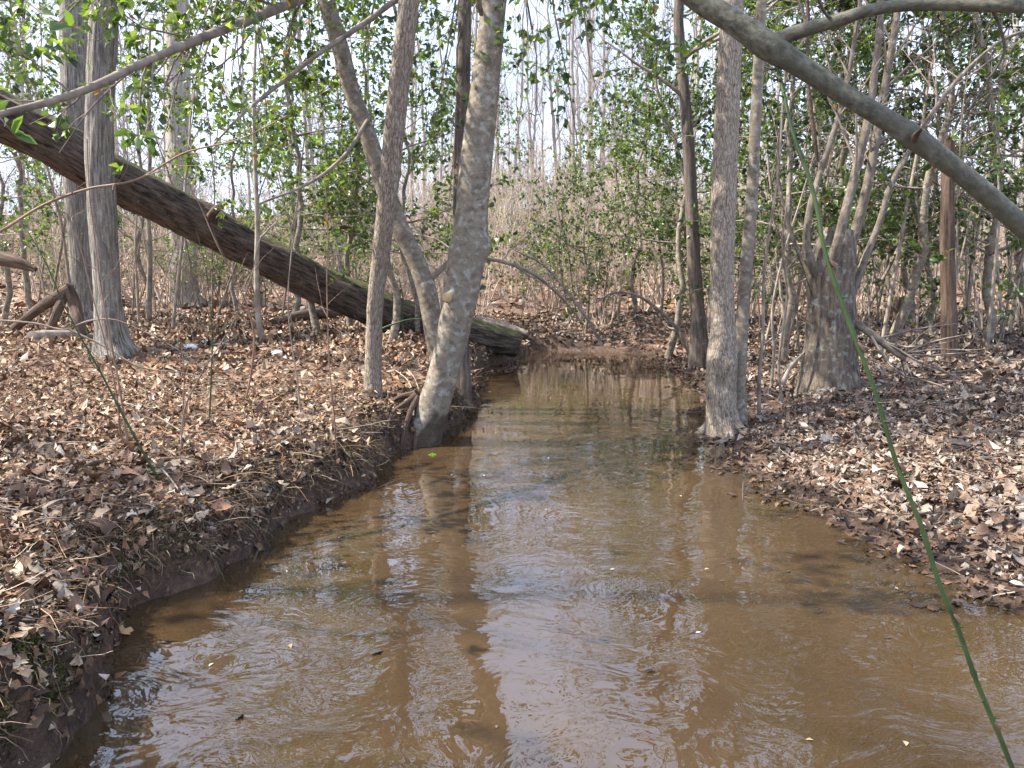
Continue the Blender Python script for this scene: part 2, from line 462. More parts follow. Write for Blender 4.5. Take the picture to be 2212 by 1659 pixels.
def ground_mat():
    m, nt, b = new_mat('forest_floor')
    g = nd(nt, 'ShaderNodeTexCoord').outputs['Object']
    n1 = noise(nt, g, 22, 6, 0.65); n2_ = noise(nt, g, 2.0, 4)
    vo = nd(nt, 'ShaderNodeTexVoronoi'); vo.inputs['Scale'].default_value = 13; nt.links.new(g, vo.inputs['Vector'])
    litter = ramp(nt, math_(nt, 'ADD', math_(nt, 'MULTIPLY', n1, 0.6), math_(nt, 'MULTIPLY', nd(nt, 'ShaderNodeSeparateColor').outputs[0], 0.0)),
                  [(0.2, (.06, .036, .024)), (0.33, (.17, .105, .07)), (0.42, (.33, .245, .18))])
    cellc = nt.nodes.new('ShaderNodeHueSaturation'); cellc.inputs['Saturation'].default_value = 0
    nt.links.new(vo.outputs['Color'], cellc.inputs['Color'])
    litter = mixc(nt, 0.55, litter, cellc.outputs[0], 'OVERLAY')
    soil = ramp(nt, n1, [(0.3, (.016, .010, .007)), (0.55, (.058, .034, .021)), (0.8, (.115, .07, .044))])
    s = attr(nt, 'soil', 'Fac')
    c = mixc(nt, s, litter, soil)
    c = mixc(nt, math_(nt, 'MULTIPLY', ramp(nt, n2_, [(0.4, (0, 0, 0)), (0.65, (1, 1, 1))]), 0.25), c, (.12, .06, .035))
    nt.links.new(c, b.inputs['Base Color'])
    wet = attr(nt, 'wet', 'Fac')
    nt.links.new(math_(nt, 'SUBTRACT', 0.92, math_(nt, 'MULTIPLY', wet, 0.6)), b.inputs['Roughness'])
    b.inputs['Specular IOR Level'].default_value = 0.3
    bump(nt, b, n1, 0.03)
    return m
def water_mat():
    m, nt, b = new_mat('muddy_water')
    g = nd(nt, 'ShaderNodeTexCoord').outputs['Object']
    silt = noise(nt, scaled(nt, g, (0.9, 0.5, 1)), 1.3, 4)
    c = ramp(nt, silt, [(0.3, (.037, .0225, .0108)), (0.5, (.048, .0295, .0142)), (0.7, (.060, .038, .019))])
    nt.links.new(c, b.inputs['Base Color'])
    b.inputs['Roughness'].default_value = 0.0
    b.inputs['IOR'].default_value = 1.75
    sep = nd(nt, 'ShaderNodeSeparateXYZ'); nt.links.new(g, sep.inputs[0])
    mr = nd(nt, 'ShaderNodeMapRange'); nt.links.new(sep.outputs[1], mr.inputs[0])
    mr.inputs[1].default_value = 2.2; mr.inputs[2].default_value = 8.5; mr.inputs[3].default_value = 1.0; mr.inputs[4].default_value = 0.16
    warp = nt.nodes.new('ShaderNodeVectorMath'); warp.operation = 'MULTIPLY_ADD'
    nt.links.new(noise(nt, g, 1.6, 2, out='Color'), warp.inputs[0]); warp.inputs[1].default_value = (0.5, 0.5, 0); nt.links.new(g, warp.inputs[2])
    a = noise(nt, scaled(nt, warp.outputs[0], (1.0, 1.4, 1)), 3.6, 1, 0.3)
    c2 = noise(nt, scaled(nt, warp.outputs[0], (1.0, 1.6, 1)), 14, 1, 0.35)
    c3 = noise(nt, scaled(nt, warp.outputs[0], (1.2, 1.5, 1)), 34, 1, 0.4)
    patch = ramp(nt, noise(nt, g, 1.3, 2), [(0.36, (0.12, 0.12, 0.12)), (0.62, (1, 1, 1))])
    h = math_(nt, 'ADD', math_(nt, 'MULTIPLY', a, 0.0120), math_(nt, 'ADD', math_(nt, 'MULTIPLY', c2, 0.0039), math_(nt, 'MULTIPLY', c3, 0.0005)))
    h = math_(nt, 'MULTIPLY', math_(nt, 'MULTIPLY', h, mr.outputs[0]), patch)
    bump(nt, b, h, 1.0)
    return m
M['ground'] = ground_mat()
M['water'] = water_mat()

# ------------------------------------------------------------------ ground and water
def build_ground():
    ys = np.concatenate([np.arange(-4, 0.8, 0.12), np.arange(0.8, 9.0, 0.035), 9.0 + np.cumsum(np.linspace(0.04, 0.9, 170))])
    u = np.linspace(-1, 1, 420)
    xs = np.sign(u) * (3.6 * np.abs(u) + 70 * np.abs(u) ** 4.5)
    X, Y = np.meshgrid(xs, ys)
    Z = gz(X, Y)
    d, wl = bank(X, Y)
    # the left bank is undercut: pull its face in under the lip
    soil = np.clip(sst(0.55, 0.12, d) * wl + sst(0.45, 0.1, d) * (1 - wl), 0, 1)
    soil = np.clip(soil + 0.5 * n2(X, Y, 3.0, 2, 8.0) * sst(0.9, 0.3, d), 0, 1)
    wet = sst(0.25, 0.0, d)
    n, mcols = X.shape
    i = (np.arange(n - 1) * mcols)[:, None]; j = np.arange(mcols - 1)[None]
    f = np.stack([i + j, i + j + 1, i + mcols + j + 1, i + mcols + j], 2).reshape(-1, 4)
    mb = MB(); mb.add(np.stack([X, Y, Z], 2).reshape(-1, 3), f, soil=soil.ravel(), wet=wet.ravel())
    return tag(mb.build('ground', M['ground']), 'leaf covered woodland floor with banks sloping to the creek', None, None, 'structure')
ground = build_ground()
def build_water():
    mb = MB()
    xs = np.linspace(-4, 5, 40); ys = np.linspace(-4, 14.5, 60)
    X, Y = np.meshgrid(xs, ys)
    i = (np.arange(59) * 40)[:, None]; j = np.arange(39)[None]
    f = np.stack([i + j, i + j + 1, i + 41, i + 40], 2) if False else np.stack([i + j, i + j + 1, i + j + 41, i + j + 40], 2)
    mb.add(np.stack([X, Y, 0 * X], 2).reshape(-1, 3), f.reshape(-1, 4))
    return tag(mb.build('creek_water', M['water']), 'still muddy brown creek water mirroring the trees', None, None, 'structure')
build_water()

# ------------------------------------------------------------------ leaf litter, straw, rootlets, moss
PAL_L = [(.32, .22, .14), (.41, .315, .22), (.18, .103, .058), (.075, .044, .03), (.20, .11, .07), (.47, .40, .33), (.29, .155, .08)]
WT_L = [3.2, 2.4, 2.8, 2.4, 2.2, .8, 1.2]
PAL_R = [(.27, .22, .175), (.34, .285, .235), (.19, .14, .105), (.10, .066, .047), (.37, .32, .27), (.19, .115, .075)]
WT_R = [2.6, 1.5, 2.8, 2.8, .4, 1]
PAL_WET = [(.06, .04, .03), (.09, .055, .038), (.045, .032, .028), (.13, .075, .045)]
def litter_points(rng, n, y0, y1, xspan, dmin=0.03, power=1.0):
    y = y0 + (y1 - y0) * rng.random(n) ** power
    x = rng.uniform(-1, 1, n) * (xspan * y + 0.9)
    d, wl = bank(x, y)
    k = d > dmin
    keep = rng.random(n) < np.where(wl > 0.5, 0.7 + 0.3 * sst(0.08, 0.3, d), 0.45 + 0.55 * sst(0.1, 0.6, d))
    k &= keep
    return x[k], y[k], d[k], wl[k]
def litter_cols(rng, d, wl, n):
    c = np.where((wl > 0.5)[:, None], pick(rng, PAL_L, n, 0.25, WT_L), pick(rng, PAL_R, n, 0.22, WT_R))
    wetp = sst(0.40, 0.05, d + rng.normal(0, 0.08, n)) * (wl < 0.5)
    return np.where((rng.random(n) < wetp * 0.9)[:, None], pick(rng, PAL_WET, n, 0.2), c)
def gnormal(x, y, e=0.05):
    return nrm(np.stack([-(gz(x + e, y, False) - gz(x - e, y, False)) / (2 * e), -(gz(x, y + e, False) - gz(x, y - e, False)) / (2 * e), np.ones_like(x)], 1))
LEAF_POOL = []
def litter():
    rng = R(11)
    mb = MB()
    # near: lobed leaves; the largest in view become leaves of their own
    x, y, d, wl = litter_points(rng, 52000, 1.5, 6.8, 0.72, 0.03, 0.85)
    n = len(x)
    L = rng.uniform(0.022, 0.060, n) * rng.choice([1.0, 1.55, 2.1], n, p=[.83, .12, .05]) * np.where(wl < 0.5, 1.08, 1.0); z = gz(x, y) + rng.uniform(-0.006, 0.038, n)
    nv = nrm(gnormal(x, y) + rng.normal(0, 0.4, (n, 3))); dirv = nrm(np.cross(nv, rng.normal(size=(n, 3))))
    col = litter_cols(rng, d, wl, n)
    px = np.abs(x) / y < 0.63
    size = np.where(px & (y > 2.2) & (d > 0.1), np.minimum(L, .11) / y, 0) * (rng.random(n) + 0.4)
    big = np.argsort(-size)[:300]
    mask = np.ones(n, bool); mask[big] = False
    for k in big: LEAF_POOL.append((np.array([x[k], y[k], z[k] + 0.010]), dirv[k], nrm(nv[k] + [0, 0, .4]), min(L[k], .12), col[k]))
    P = np.stack([x, y, z], 1)
    a = (rng.random(n) < 0.6) & (y < 4.2)
    leaves(mb, rng, P[mask & a], dirv[mask & a], nv[mask & a], L[mask & a], OAK, col[mask & a], (0.1, 1.0), 0.5)
    for k_, tm_ in ((mask & ~a & (y < 4.2), OVATE), (mask & ~a & (y >= 4.2), SIMPLE)):
        leaves(mb, rng, P[k_], dirv[k_], nv[k_], L[k_] * 0.95, tm_, col[k_], (0.1, 1.0), 0.5)
    # leaves and crumbs lodged on the cut face of the left bank
    m = 26000; y = 1.6 + 7 * rng.random(m) ** .9; xl, _ = edges(y); x = xl + rng.uniform(-.42, .3, m)
    d, wl = bank(x, y); k = (d > 0.004) & (d < .22); x, y, d = x[k], y[k], d[k]; n = len(x)
    gn = gnormal(x, y, .02); nv = nrm(gn + rng.normal(0, .45, (n, 3))); dirv = nrm(np.cross(nv, rng.normal(size=(n, 3))) + [0, 0, -.3])
    leaves(mb, rng, np.stack([x, y, gz(x, y)], 1) + gn * rng.uniform(.002, .02, (n, 1)), dirv, nv, rng.uniform(.010, .055, n) * np.where(rng.random(n) < .5, .5, 1), SIMPLE, pick(rng, PAL_L, n, .25, [1.5, .8, 3, 4, 2, .3, .6]) * .8, (.1, .9), .4)
    # crumbs and broken scraps between them
    x, y, d, wl = litter_points(rng, 42000, 1.5, 6.8, 0.72, 0.02, 0.8)
    n = len(x)
    nv = nrm(gnormal(x, y) + rng.normal(0, 0.5, (n, 3))); dirv = nrm(np.cross(nv, rng.normal(size=(n, 3))))
    leaves(mb, rng, np.stack([x, y, gz(x, y) + rng.uniform(0, 0.02, n)], 1), dirv, nv, rng.uniform(.010, .028, n), TINY, litter_cols(rng, d, wl, n) * .85, (0.1, 0.8), 0.3)
    # middle distance
    x, y, d, wl = litter_points(rng, 63000, 6.8, 17, 0.72, 0.03, 0.75)
    n = len(x); L = rng.uniform(0.05, 0.11, n)
    nv = nrm(gnormal(x, y) + rng.normal(0, 0.55, (n, 3))); dirv = nrm(np.cross(nv, rng.normal(size=(n, 3))))
    P = np.stack([x, y, gz(x, y) + rng.uniform(0, 0.04, n)], 1)
    leaves(mb, rng, P, dirv, nv, L, SIMPLE, litter_cols(rng, d, wl, n), (0.1, 1.0), 0.5)
    # sodden leaves afloat in the right shallows and at the pool head
    m = 3000; y = 2.8 + 10.3 * rng.random(m); xl, xr = edges(y); x = xr - rng.exponential(0.16, m) + 0.05
    x[:900] = xl[:900] + rng.exponential(0.22, 900); y[:900] = 11 + 2.0 * rng.random(900)
    d, wl = bank(x, y); k = (d < 0.04) & (d > -0.55) & (n2(x, y, 2.2, 2, 6.6) > 0.05); x, y = x[k], y[k]; n = len(x)
    nv = nrm(np.array([0, 0, 1.0]) + rng.normal(0, 0.2, (n, 3))); dirv = nrm(np.cross(nv, rng.normal(size=(n, 3))))
    leaves(mb, rng, np.stack([x, y, np.maximum(gz(x, y), 0) + rng.uniform(0, 0.007, n)], 1), dirv, nv, rng.uniform(.025, .065, n), OAK, pick(rng, PAL_WET, n, .3), (0, .5), .25)
    # far slope
    x, y, d, wl = litter_points(rng, 30000, 17, 48, 0.72, 0.03, 0.8)
    n = len(x); L = rng.uniform(0.12, 0.26, n)
    nv = nrm(gnormal(x, y) + rng.normal(0, 0.4, (n, 3))); dirv = nrm(np.cross(nv, rng.normal(size=(n, 3))))
    P = np.stack([x, y, gz(x, y) + rng.uniform(0, 0.06, n)], 1)
    leaves(mb, rng, P, dirv, nv, L, TINY, pick(rng, PAL_L, n, 0.2, WT_L), (0.1, 0.6), 0.3)
    tag(mb.build('leaf_litter', M['litter'], smooth=True), 'brown dead leaves carpeting both banks', None, None, 'stuff')
    # straw, needles and rootlets
    mb = MB()
    x, y, d, wl = litter_points(rng, 15000, 1.6, 9, 0.72, 0.05, 0.8)
    k = (wl > 0.5) | (rng.random(len(x)) < 0.18); x, y = x[k], y[k]; n = len(x)
    p0 = np.stack([x, y, gz(x, y) + rng.uniform(0.005, 0.045, n)], 1)
    az = rng.uniform(0, 2 * math.pi, n); dd = np.stack([np.cos(az), np.sin(az), rng.normal(0, 0.18, n)], 1)
    Pth, rr = grow(rng, p0, dd, rng.uniform(0.08, 0.24, n), np.full(n, 0.0015), 4, 0.16, -0.03, 0.6)
    tubes(mb, Pth, rr, 3, pick(rng, [(.40, .27, .16), (.30, .16, .085), (.48, .37, .26), (.2, .11, .07)], n, 0.2))
    # broken twiglets lying in the litter
    x, y, d, wl = litter_points(rng, 2600, 1.6, 10, 0.72, 0.05, 0.8); n = len(x)
    p0 = np.stack([x, y, gz(x, y) + rng.uniform(0.01, 0.04, n)], 1); az = rng.uniform(0, 2 * math.pi, n)
    Pth, rr = grow(rng, p0, np.stack([np.cos(az), np.sin(az), rng.normal(0, 0.12, n)], 1), rng.uniform(0.08, 0.42, n), rng.uniform(.0018, .0042, n), 5, 0.14, -0.02, 0.5)
    tubes(mb, Pth, rr, 4, pick(rng, [(.20, .155, .12), (.10, .07, .05), (.30, .25, .2)], n, 0.2))
    # hair roots hanging down the cut left bank
    n = 15000
    y = 1.8 + 6.2 * rng.random(n) ** 0.9; xl, _ = edges(y)
    x = xl - rng.uniform(-0.06, 0.34, n)
    k = (bank(x, y)[0] > 0.02) & (n2(x, y, 3.3, 2, 20.5) > -0.05 + 0.2 * rng.normal(size=n)); x, y = x[k], y[k]; n = len(x)
    p0 = np.stack([x, y, gz(x, y) + 0.01], 1)
    dd = np.stack([rng.uniform(0.2, 1.0, n), rng.normal(0, 0.5, n), rng.uniform(-0.6, 0.25, n)], 1)
    Pth, rr = grow(rng, p0, dd, rng.uniform(0.03, 0.15, n), rng.choice([.0012, .0016, .0028], n, p=[.5, .42, .08]), 5, 0.35, -0.22, 0.5)
    tubes(mb, Pth, rr, 3, pick(rng, [(.14, .10, .065), (.07, .046, .03), (.26, .20, .14), (.10, .075, .04)], n, 0.25))
    tag(mb.build('straw_and_rootlet_litter', M['strand']), 'pine straw and hair roots tangled over the left bank', None, None, 'stuff')
    # moss on the bank lip
    mb = MB()
    cs = [(ground_at(835, 900), 0.34, 9000), (ground_at(770, 985), 0.22, 3000), (ground_at(330, 1200), 0.34, 6500), (ground_at(560, 1060), 0.34, 5000), (ground_at(30, 1480), 0.3, 6000), (ground_at(30, 1600), 0.25, 4500)]
    for c, rad, n in cs:
        a = rng.uniform(0, 2 * math.pi, n); q = rad * np.sqrt(rng.random(n)) * (0.6 + 0.4 * rng.random(n))
        x = c[0] + q * np.cos(a) * 0.8; y = c[1] + q * np.sin(a)
        d, _ = bank(x, y); k = (d > 0.03) & (n2(x, y, 9, 2, 4.4) > -0.12); x, y = x[k], y[k]; n = len(x)
        p0 = np.stack([x, y, gz(x, y)], 1)
        dd = nrm(gnormal(x, y) + rng.normal(0, 0.6, (n, 3)))
        leaves(mb, rng, p0, dd, rng.normal(size=(n, 3)), rng.uniform(0.006, 0.018, n), TINY, pick(rng, [(.07, .078, .022), (.11, .115, .03), (.055, .048, .022), (.13, .115, .05)], n, 0.2), wid=0.7)
    tag(mb.build('bank_moss', M['moss']), 'green moss cushions on the lip of the left bank', None, None, 'stuff')
litter()

def fallen_leaves():
    rng = R(5)
    tm = []
    mats = []
    for k, c in enumerate([(.36, .29, .22), (.28, .20, .14), (.19, .115, .073), (.31, .25, .205), (.13, .078, .05)]):
        m, nt, b = new_mat('dead_leaf_tone')
        g = nd(nt, 'ShaderNodeTexCoord').outputs['Object']
        nt.links.new(mixc(nt, 0.5, c, ramp(nt, noise(nt, g, 7, 4), [(0.3, (.3, .27, .25)), (0.7, (1, 1, 1))]), 'MULTIPLY'), b.inputs['Base Color'])
        b.inputs['Roughness'].default_value = 0.7; b.inputs['Specular IOR Level'].default_value = 0.25
        mats.append(m)
    for k in range(15):
        mb = MB()
        leaves(mb, rng, np.zeros((1, 3)), np.array([[1.0, 0, 0]]), np.array([[0, 0, 1.0]]), np.ones(1), [OAK, OVATE, OAK][k % 3], None, (0.2, 1.1), 0.6)
        tm.append(mb.build('fallen_leaf', mats[k % 5], smooth=True, link=False))
    tones = np.array([[.42, .34, .26], [.30, .21, .145], [.20, .12, .075], [.36, .29, .235], [.16, .09, .055]])
    for (p, d, nv, L, c) in LEAF_POOL:
        k = int(np.argmin(np.abs(tones - c).sum(1))) + 5 * int(rng.integers(3))
        o = obj('fallen_leaf', tm[k], ground)
        s = nrm(np.cross(nv, d)); m = np.cross(d, s)
        mt = Matrix(((d[0], s[0], m[0], p[0]), (d[1], s[1], m[1], p[1]), (d[2], s[2], m[2], p[2]), (0, 0, 0, 1)))
        o.matrix_world = mt @ Matrix.Scale(L, 4)
fallen_leaves()

# ------------------------------------------------------------------ trees with known places
def ptrunk(pts, n=120):
    """[(px, py, depth, width in px)] -> world path and radii"""
    P = np.array([[*at(p[0], p[1], p[2]), p[3] * 0.5 * p[2] / F] for p in pts])
    C = catmull(P, n)
    return C[:, :3], np.maximum(C[:, 3], 0.002)
def sink(path, rad, depth=0.3):
    b = path[0] + np.array([0, 0, -depth])
    return np.vstack([b[None], path]), np.concatenate([[rad[0] * 1.05], rad])
def extend(pts, world, rad_end):
    """append world points after a pixel path"""
    P = np.array([[*at(p[0], p[1], p[2]), p[3] * 0.5 * p[2] / F] for p in pts])
    rl = P[-1, 3]
    k = len(world)
    add = [[*q, rl + (rad_end - rl) * (i + 1) / k] for i, q in enumerate(world)]
    C = catmull(np.vstack([P, add]), 190)
    return C[:, :3], np.maximum(C[:, 3], 0.004)

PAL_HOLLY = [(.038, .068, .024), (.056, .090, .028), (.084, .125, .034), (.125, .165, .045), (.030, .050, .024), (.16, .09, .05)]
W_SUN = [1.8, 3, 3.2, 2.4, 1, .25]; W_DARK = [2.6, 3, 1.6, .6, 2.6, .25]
def holly_limbs(rng, path, rad, zlo, zhi, n, ln=(1.2, 2.4), targets=(), K=7, leafL=(0.034, 0.082), wts=W_SUN, per=9, twn=(7, 5), trop=-0.05):
    """limbs leaving a trunk, their twigs and leaves: returns (limb mesh, leaf mesh)"""
    lim, lf = MB(), MB()
    zs = path[:, 2]
    PA, RA = [], []
    if n:
        z = rng.uniform(zlo, zhi, n); i = np.clip(np.searchsorted(zs, z), 1, len(path) - 1)
        az = rng.uniform(0, 2 * math.pi, n)
        d = np.stack([np.cos(az), np.sin(az), rng.uniform(-0.1, 0.5, n)], 1)
        p, r = grow(rng, path[i], d, rng.uniform(*ln, n), np.minimum(rad[i] * 0.45, 0.028), K, 0.12, trop, 0.2)
        PA.append(p); RA.append(r)
    for (px, py, dep, zt, r0) in targets:
        tgt = at(px, py, dep)
        i = min(int(np.searchsorted(zs, zt)), len(path) - 1)
        p0 = path[i]; h = tgt - p0
        p1 = p0 + h * np.array([.4, .4, 0]) + np.array([0, 0, 0.15]); p2 = tgt + np.array([0, 0, 0.35]) - h * np.array([.15, .15, 0])
        t = np.linspace(0, 1, K)[:, None]
        b = (1 - t)**3 * p0 + 3 * (1 - t)**2 * t * p1 + 3 * (1 - t) * t * t * p2 + t**3 * tgt
        b[1:] += rng.normal(0, 0.03, (K - 1, 3))
        PA.append(b[None]); RA.append((r0 * np.linspace(1, 0.18, K))[None])
    P0, R0 = np.concatenate(PA), np.concatenate(RA)
    tubes(lim, P0, R0, 6)
    P1, R1 = spawn(rng, P0, R0, twn[0], (0.25, 1), (0.35, 0.8), (25, 65), 5, 0.16, trop, 0.5, 0.0, 0.0028, 0.4)
    tubes(lim, P1, R1, 4)
    P2, R2 = spawn(rng, P1, R1, twn[1], (0.15, 1), (0.12, 0.34), (25, 60), 4, 0.15, trop, 0.55, 0.0, 0.0014, 0.3)
    tubes(lim, P2, R2, 3)
    for P_, R_, k in ((P2, R2, per), (P1, R1, 4)):
        idx = np.repeat(np.arange(len(P_)), k); t = rng.uniform(0.2, 1, len(idx))
        p, tan, _ = interp_path(P_, R_, idx, t)
        nn = len(idx)
        d = nrm(tan * 0.7 + nrm(rng.normal(size=(nn, 3))) + np.array([0, 0, -0.15]))
        nv = nrm(rng.normal(size=(nn, 3)) * 0.6 + np.array([0, 0, 1]))
        leaves(lf, rng, p, d, nv, rng.uniform(*leafL, nn), SIMPLE, pick(rng, PAL_HOLLY, nn, 0.2, wts), (0.1, 0.5), 0.3, 1.15)
    return lim, lf

def main_tree(name, label, cat, pts, up, rend, mat, sides=40, rough=0.01, freq=(16, 16, 5), flare=None, seed=1.0, crown=None, knots=(), n=None):
    path, rad = extend(pts, up, rend)
    base = path[0].copy()
    path, rad = sink(path, rad)
    t = thing(name, label, cat, base)
    mb = MB(); tube(mb, path, rad, sides, rough, freq, flare, seed, knots=knots)
    if mat.name.startswith('smooth_grey'):          # damp mud stain left by high water
        vv = np.concatenate(mb.v); mb.a['stain'] = [(0, 0.8 * sst(0.125, 0.10, vv[:, 2] + 0.10 * fbm(vv * 13, 4) - 0.14 * np.clip((vv[:, 0] - base[0]) / 0.15, -1, 1)))]
    tr = mb.build('trunk', mat, t); tr.matrix_parent_inverse = Matrix.Translation(-Vector(base))
    if crown:
        lim, lf = crown(path, rad)
        a = lim.build('limb_tangle', M['twig'], t); a.matrix_parent_inverse = Matrix.Translation(-Vector(base)); a['kind'] = 'stuff'
        if lf is not None and lf.n:
            b = lf.build('crown', M['holly'], t, smooth=False); b.matrix_parent_inverse = Matrix.Translation(-Vector(base)); b['kind'] = 'stuff'
    return t, path, rad
def under(o, t, name=None):
    o.parent = t; o.matrix_parent_inverse = Matrix.Translation(-Vector(t.location)); return o

def roots(t, c, r0, n, reach, mat, seed, az0=0.0, az1=6.28):
    rgq = R(seed)
    for k in range(n):
        a = az0 + (az1 - az0) * (k + rgq.uniform(.2, .8)) / n; L = reach * rgq.uniform(.6, 1.2)
        pts = []
        for f_, hz in ((0.0, .16), (.25, .075), (.5, .02), (.8, -.01), (1.0, -.07)):
            x_ = c[0] + math.cos(a + f_ * rgq.normal(0, .25)) * (r0 * .5 + L * f_); y_ = c[1] + math.sin(a + f_ * rgq.normal(0, .25)) * (r0 * .5 + L * f_)
            pts.append([x_, y_, max(g1(x_, y_), -.12) + hz])
        C_ = catmull(pts, 16); m_ = MB(); tube(m_, C_, np.linspace(r0 * .55, r0 * .12, 16), 10, r0 * .06, (14, 14, 6)); under(m_.build('root', mat), t)
# the leaning smooth-barked holly at the water's edge
rng = R(21)
D1 = 6.2
c1pts = [(906, 968, D1, 84), (926, 905, D1, 75), (948, 840, D1, 70), (970, 760, D1, 69), (985, 690, D1, 71), (1000, 600, D1, 76), (1010, 540, D1, 78), (1018, 470, D1, 70), (1026, 380, D1, 68), (1036, 290, D1, 66), (1048, 180, D1, 62), (1058, 90, D1, 56), (1068, 0, D1, 52)]
tgt1 = [(1150, 140, 5.8, 4.2, .012), (1230, 120, 6.0, 4.4, .012), (1180, 290, 7.2, 4.0, .014), (1300, 220, 6.6, 4.5, .014), (1120, 20, 6.4, 4.1, .012), (1290, 40, 6.0, 4.6, .012),
        (960, 200, 7.4, 4.2, .012), (930, 350, 7.6, 4.4, .014), (900, 100, 7.0, 4.3, .012), (1390, 120, 6.3, 4.8, .014), (1450, 40, 5.6, 4.9, .014), (960, 480, 8.4, 4.4, .014), (1250, 380, 8.2, 4.6, .014)]
def cr1(p, r): return holly_limbs(R(31), p, r, 4.2, 8.3, 26, (1.0, 2.2), tgt1, per=4, twn=(6, 4))
up1 = [at(1078, -120, 6.15), np.array([0.02, 6.1, 5.4]), np.array([0.15, 6.15, 6.8]), np.array([0.2, 6.2, 8.4])]
kn1 = [(at(1043, 530, D1), 0.075, 0.05), (at(968, 643, D1 - 0.13), 0.055, 0.02), (at(1074, 100, D1 - .04), 0.05, 0.025), (at(1052, 350, D1 - .1), 0.04, 0.014), (at(1008, 262, D1 - .1), 0.04, 0.012)]
T1, p1, r1 = main_tree('holly_tree', 'smooth grey leaning trunk rising from the water on the left bank edge', 'tree', c1pts, up1, 0.03, M['smooth'], 48, 0.006, (9, 9, 9), (0.16, 0.2, 3, 2.6), 1.0, cr1, kn1)
mb = MB()
c = at(966, 643, D1 - 0.135); k = 18
dv = nrm(np.array([-0.35, -1, 0.05])); sx = nrm(np.cross(dv, [0, 0, 1])); sz = np.cross(sx, dv)
V = [c + dv * 0.03] ; 
for ring, (rr_, off) in enumerate([(0.022, 0.028), (0.034, 0.02), (0.040, -0.01)]):
    for a in np.arange(k) / k * 2 * math.pi: V.append(c + dv * off + (sx * math.cos(a) * 0.9 + sz * math.sin(a) * 1.1) * rr_)
V = np.array(V); j = np.arange(k); j2 = (j + 1) % k
mb.add(V, np.stack([np.zeros(k, int), 1 + j, 1 + j2], 1)); mb.add(V, np.concatenate([np.stack([1 + j, 1 + k + j, 1 + k + j2, 1 + j2], 1), np.stack([1 + k + j, 1 + 2 * k + j, 1 + 2 * k + j2, 1 + k + j2], 1)]))
o = under(mb.build('branch_scar', M['cutwood']), T1); o['label'] = 'round tan branch scar'
mb = MB(); pp = catmull([at(1070, 105, D1 - .03), at(1083, 90, D1 - .1), at(1100, 86, D1 - .12)], 8); tube(mb, pp, np.linspace(.03, .008, 8), 10, 0.002); under(mb.build('branch_stub', M['smooth']), T1); mb = MB()
pp = catmull([at(1040, 30, D1 - .08), at(1035, 5, D1 - .2), at(1030, -40, D1 - .35)], 8); tube(mb, pp, np.linspace(.02, .014, 8), 10, 0.002)
under(mb.build('branch_stub', M['smooth']), T1)

roots(T1, at(905, 968, D1) - np.array([0, 0, .05]), .045, 5, .42, M['dead'], 71, 2.3, 5.2)
# the flaky-barked tree just left of it
c2 = [(806, 868, 6.45, 40), (806, 800, 6.45, 37), (808, 720, 6.42, 35), (812, 640, 6.35, 34), (822, 560, 6.3, 36), (831, 480, 6.2, 38), (842, 380, 6.1, 41), (853, 270, 6.0, 42), (864, 170, 5.9, 42), (876, 70, 5.8, 42), (884, 0, 5.75, 42)]
def bare_crown(seed, zlo, zhi, n=18, ln=(1.2, 2.6)):
    def f(p, r):
        rg = R(seed); mb = MB()
        z = rg.uniform(zlo, zhi, n); i = np.clip(np.searchsorted(p[:, 2], z), 1, len(p) - 1)
        az = rg.uniform(0, 2 * math.pi, n)
        P0, R0 = grow(rg, p[i], np.stack([np.cos(az), np.sin(az), rg.uniform(.3, 1, n)], 1), rg.uniform(*ln, n), np.minimum(r[i] * .5, .03), 7, .14, .05, .2)
        tubes(mb, P0, R0, 6)
        P1, R1 = spawn(rg, P0, R0, 7, (.2, 1), (.4, 1.0), (25, 60), 5, .15, .03, .5, 0, .003, .4); tubes(mb, P1, R1, 4)
        P2, R2 = spawn(rg, P1, R1, 6, (.15, 1), (.15, .5), (25, 60), 4, .16, .02, .5, 0, .0016, .3); tubes(mb, P2, R2, 3)
        return mb, None
    return f
main_tree('sapling_tree', 'slim flaky barked tree left of the smooth leaning trunk', 'tree', c2, [at(893, -120, 5.7), np.array([-.62, 5.6, 5.2]), np.array([-.5, 5.5, 7.2]), np.array([-.45, 5.5, 9.0])], .02, M['flaky'], 36, 0.006, (24, 24, 14), (0.25, 0.15, 4, 1.0), 4.0, bare_crown(8, 4.2, 8.8))

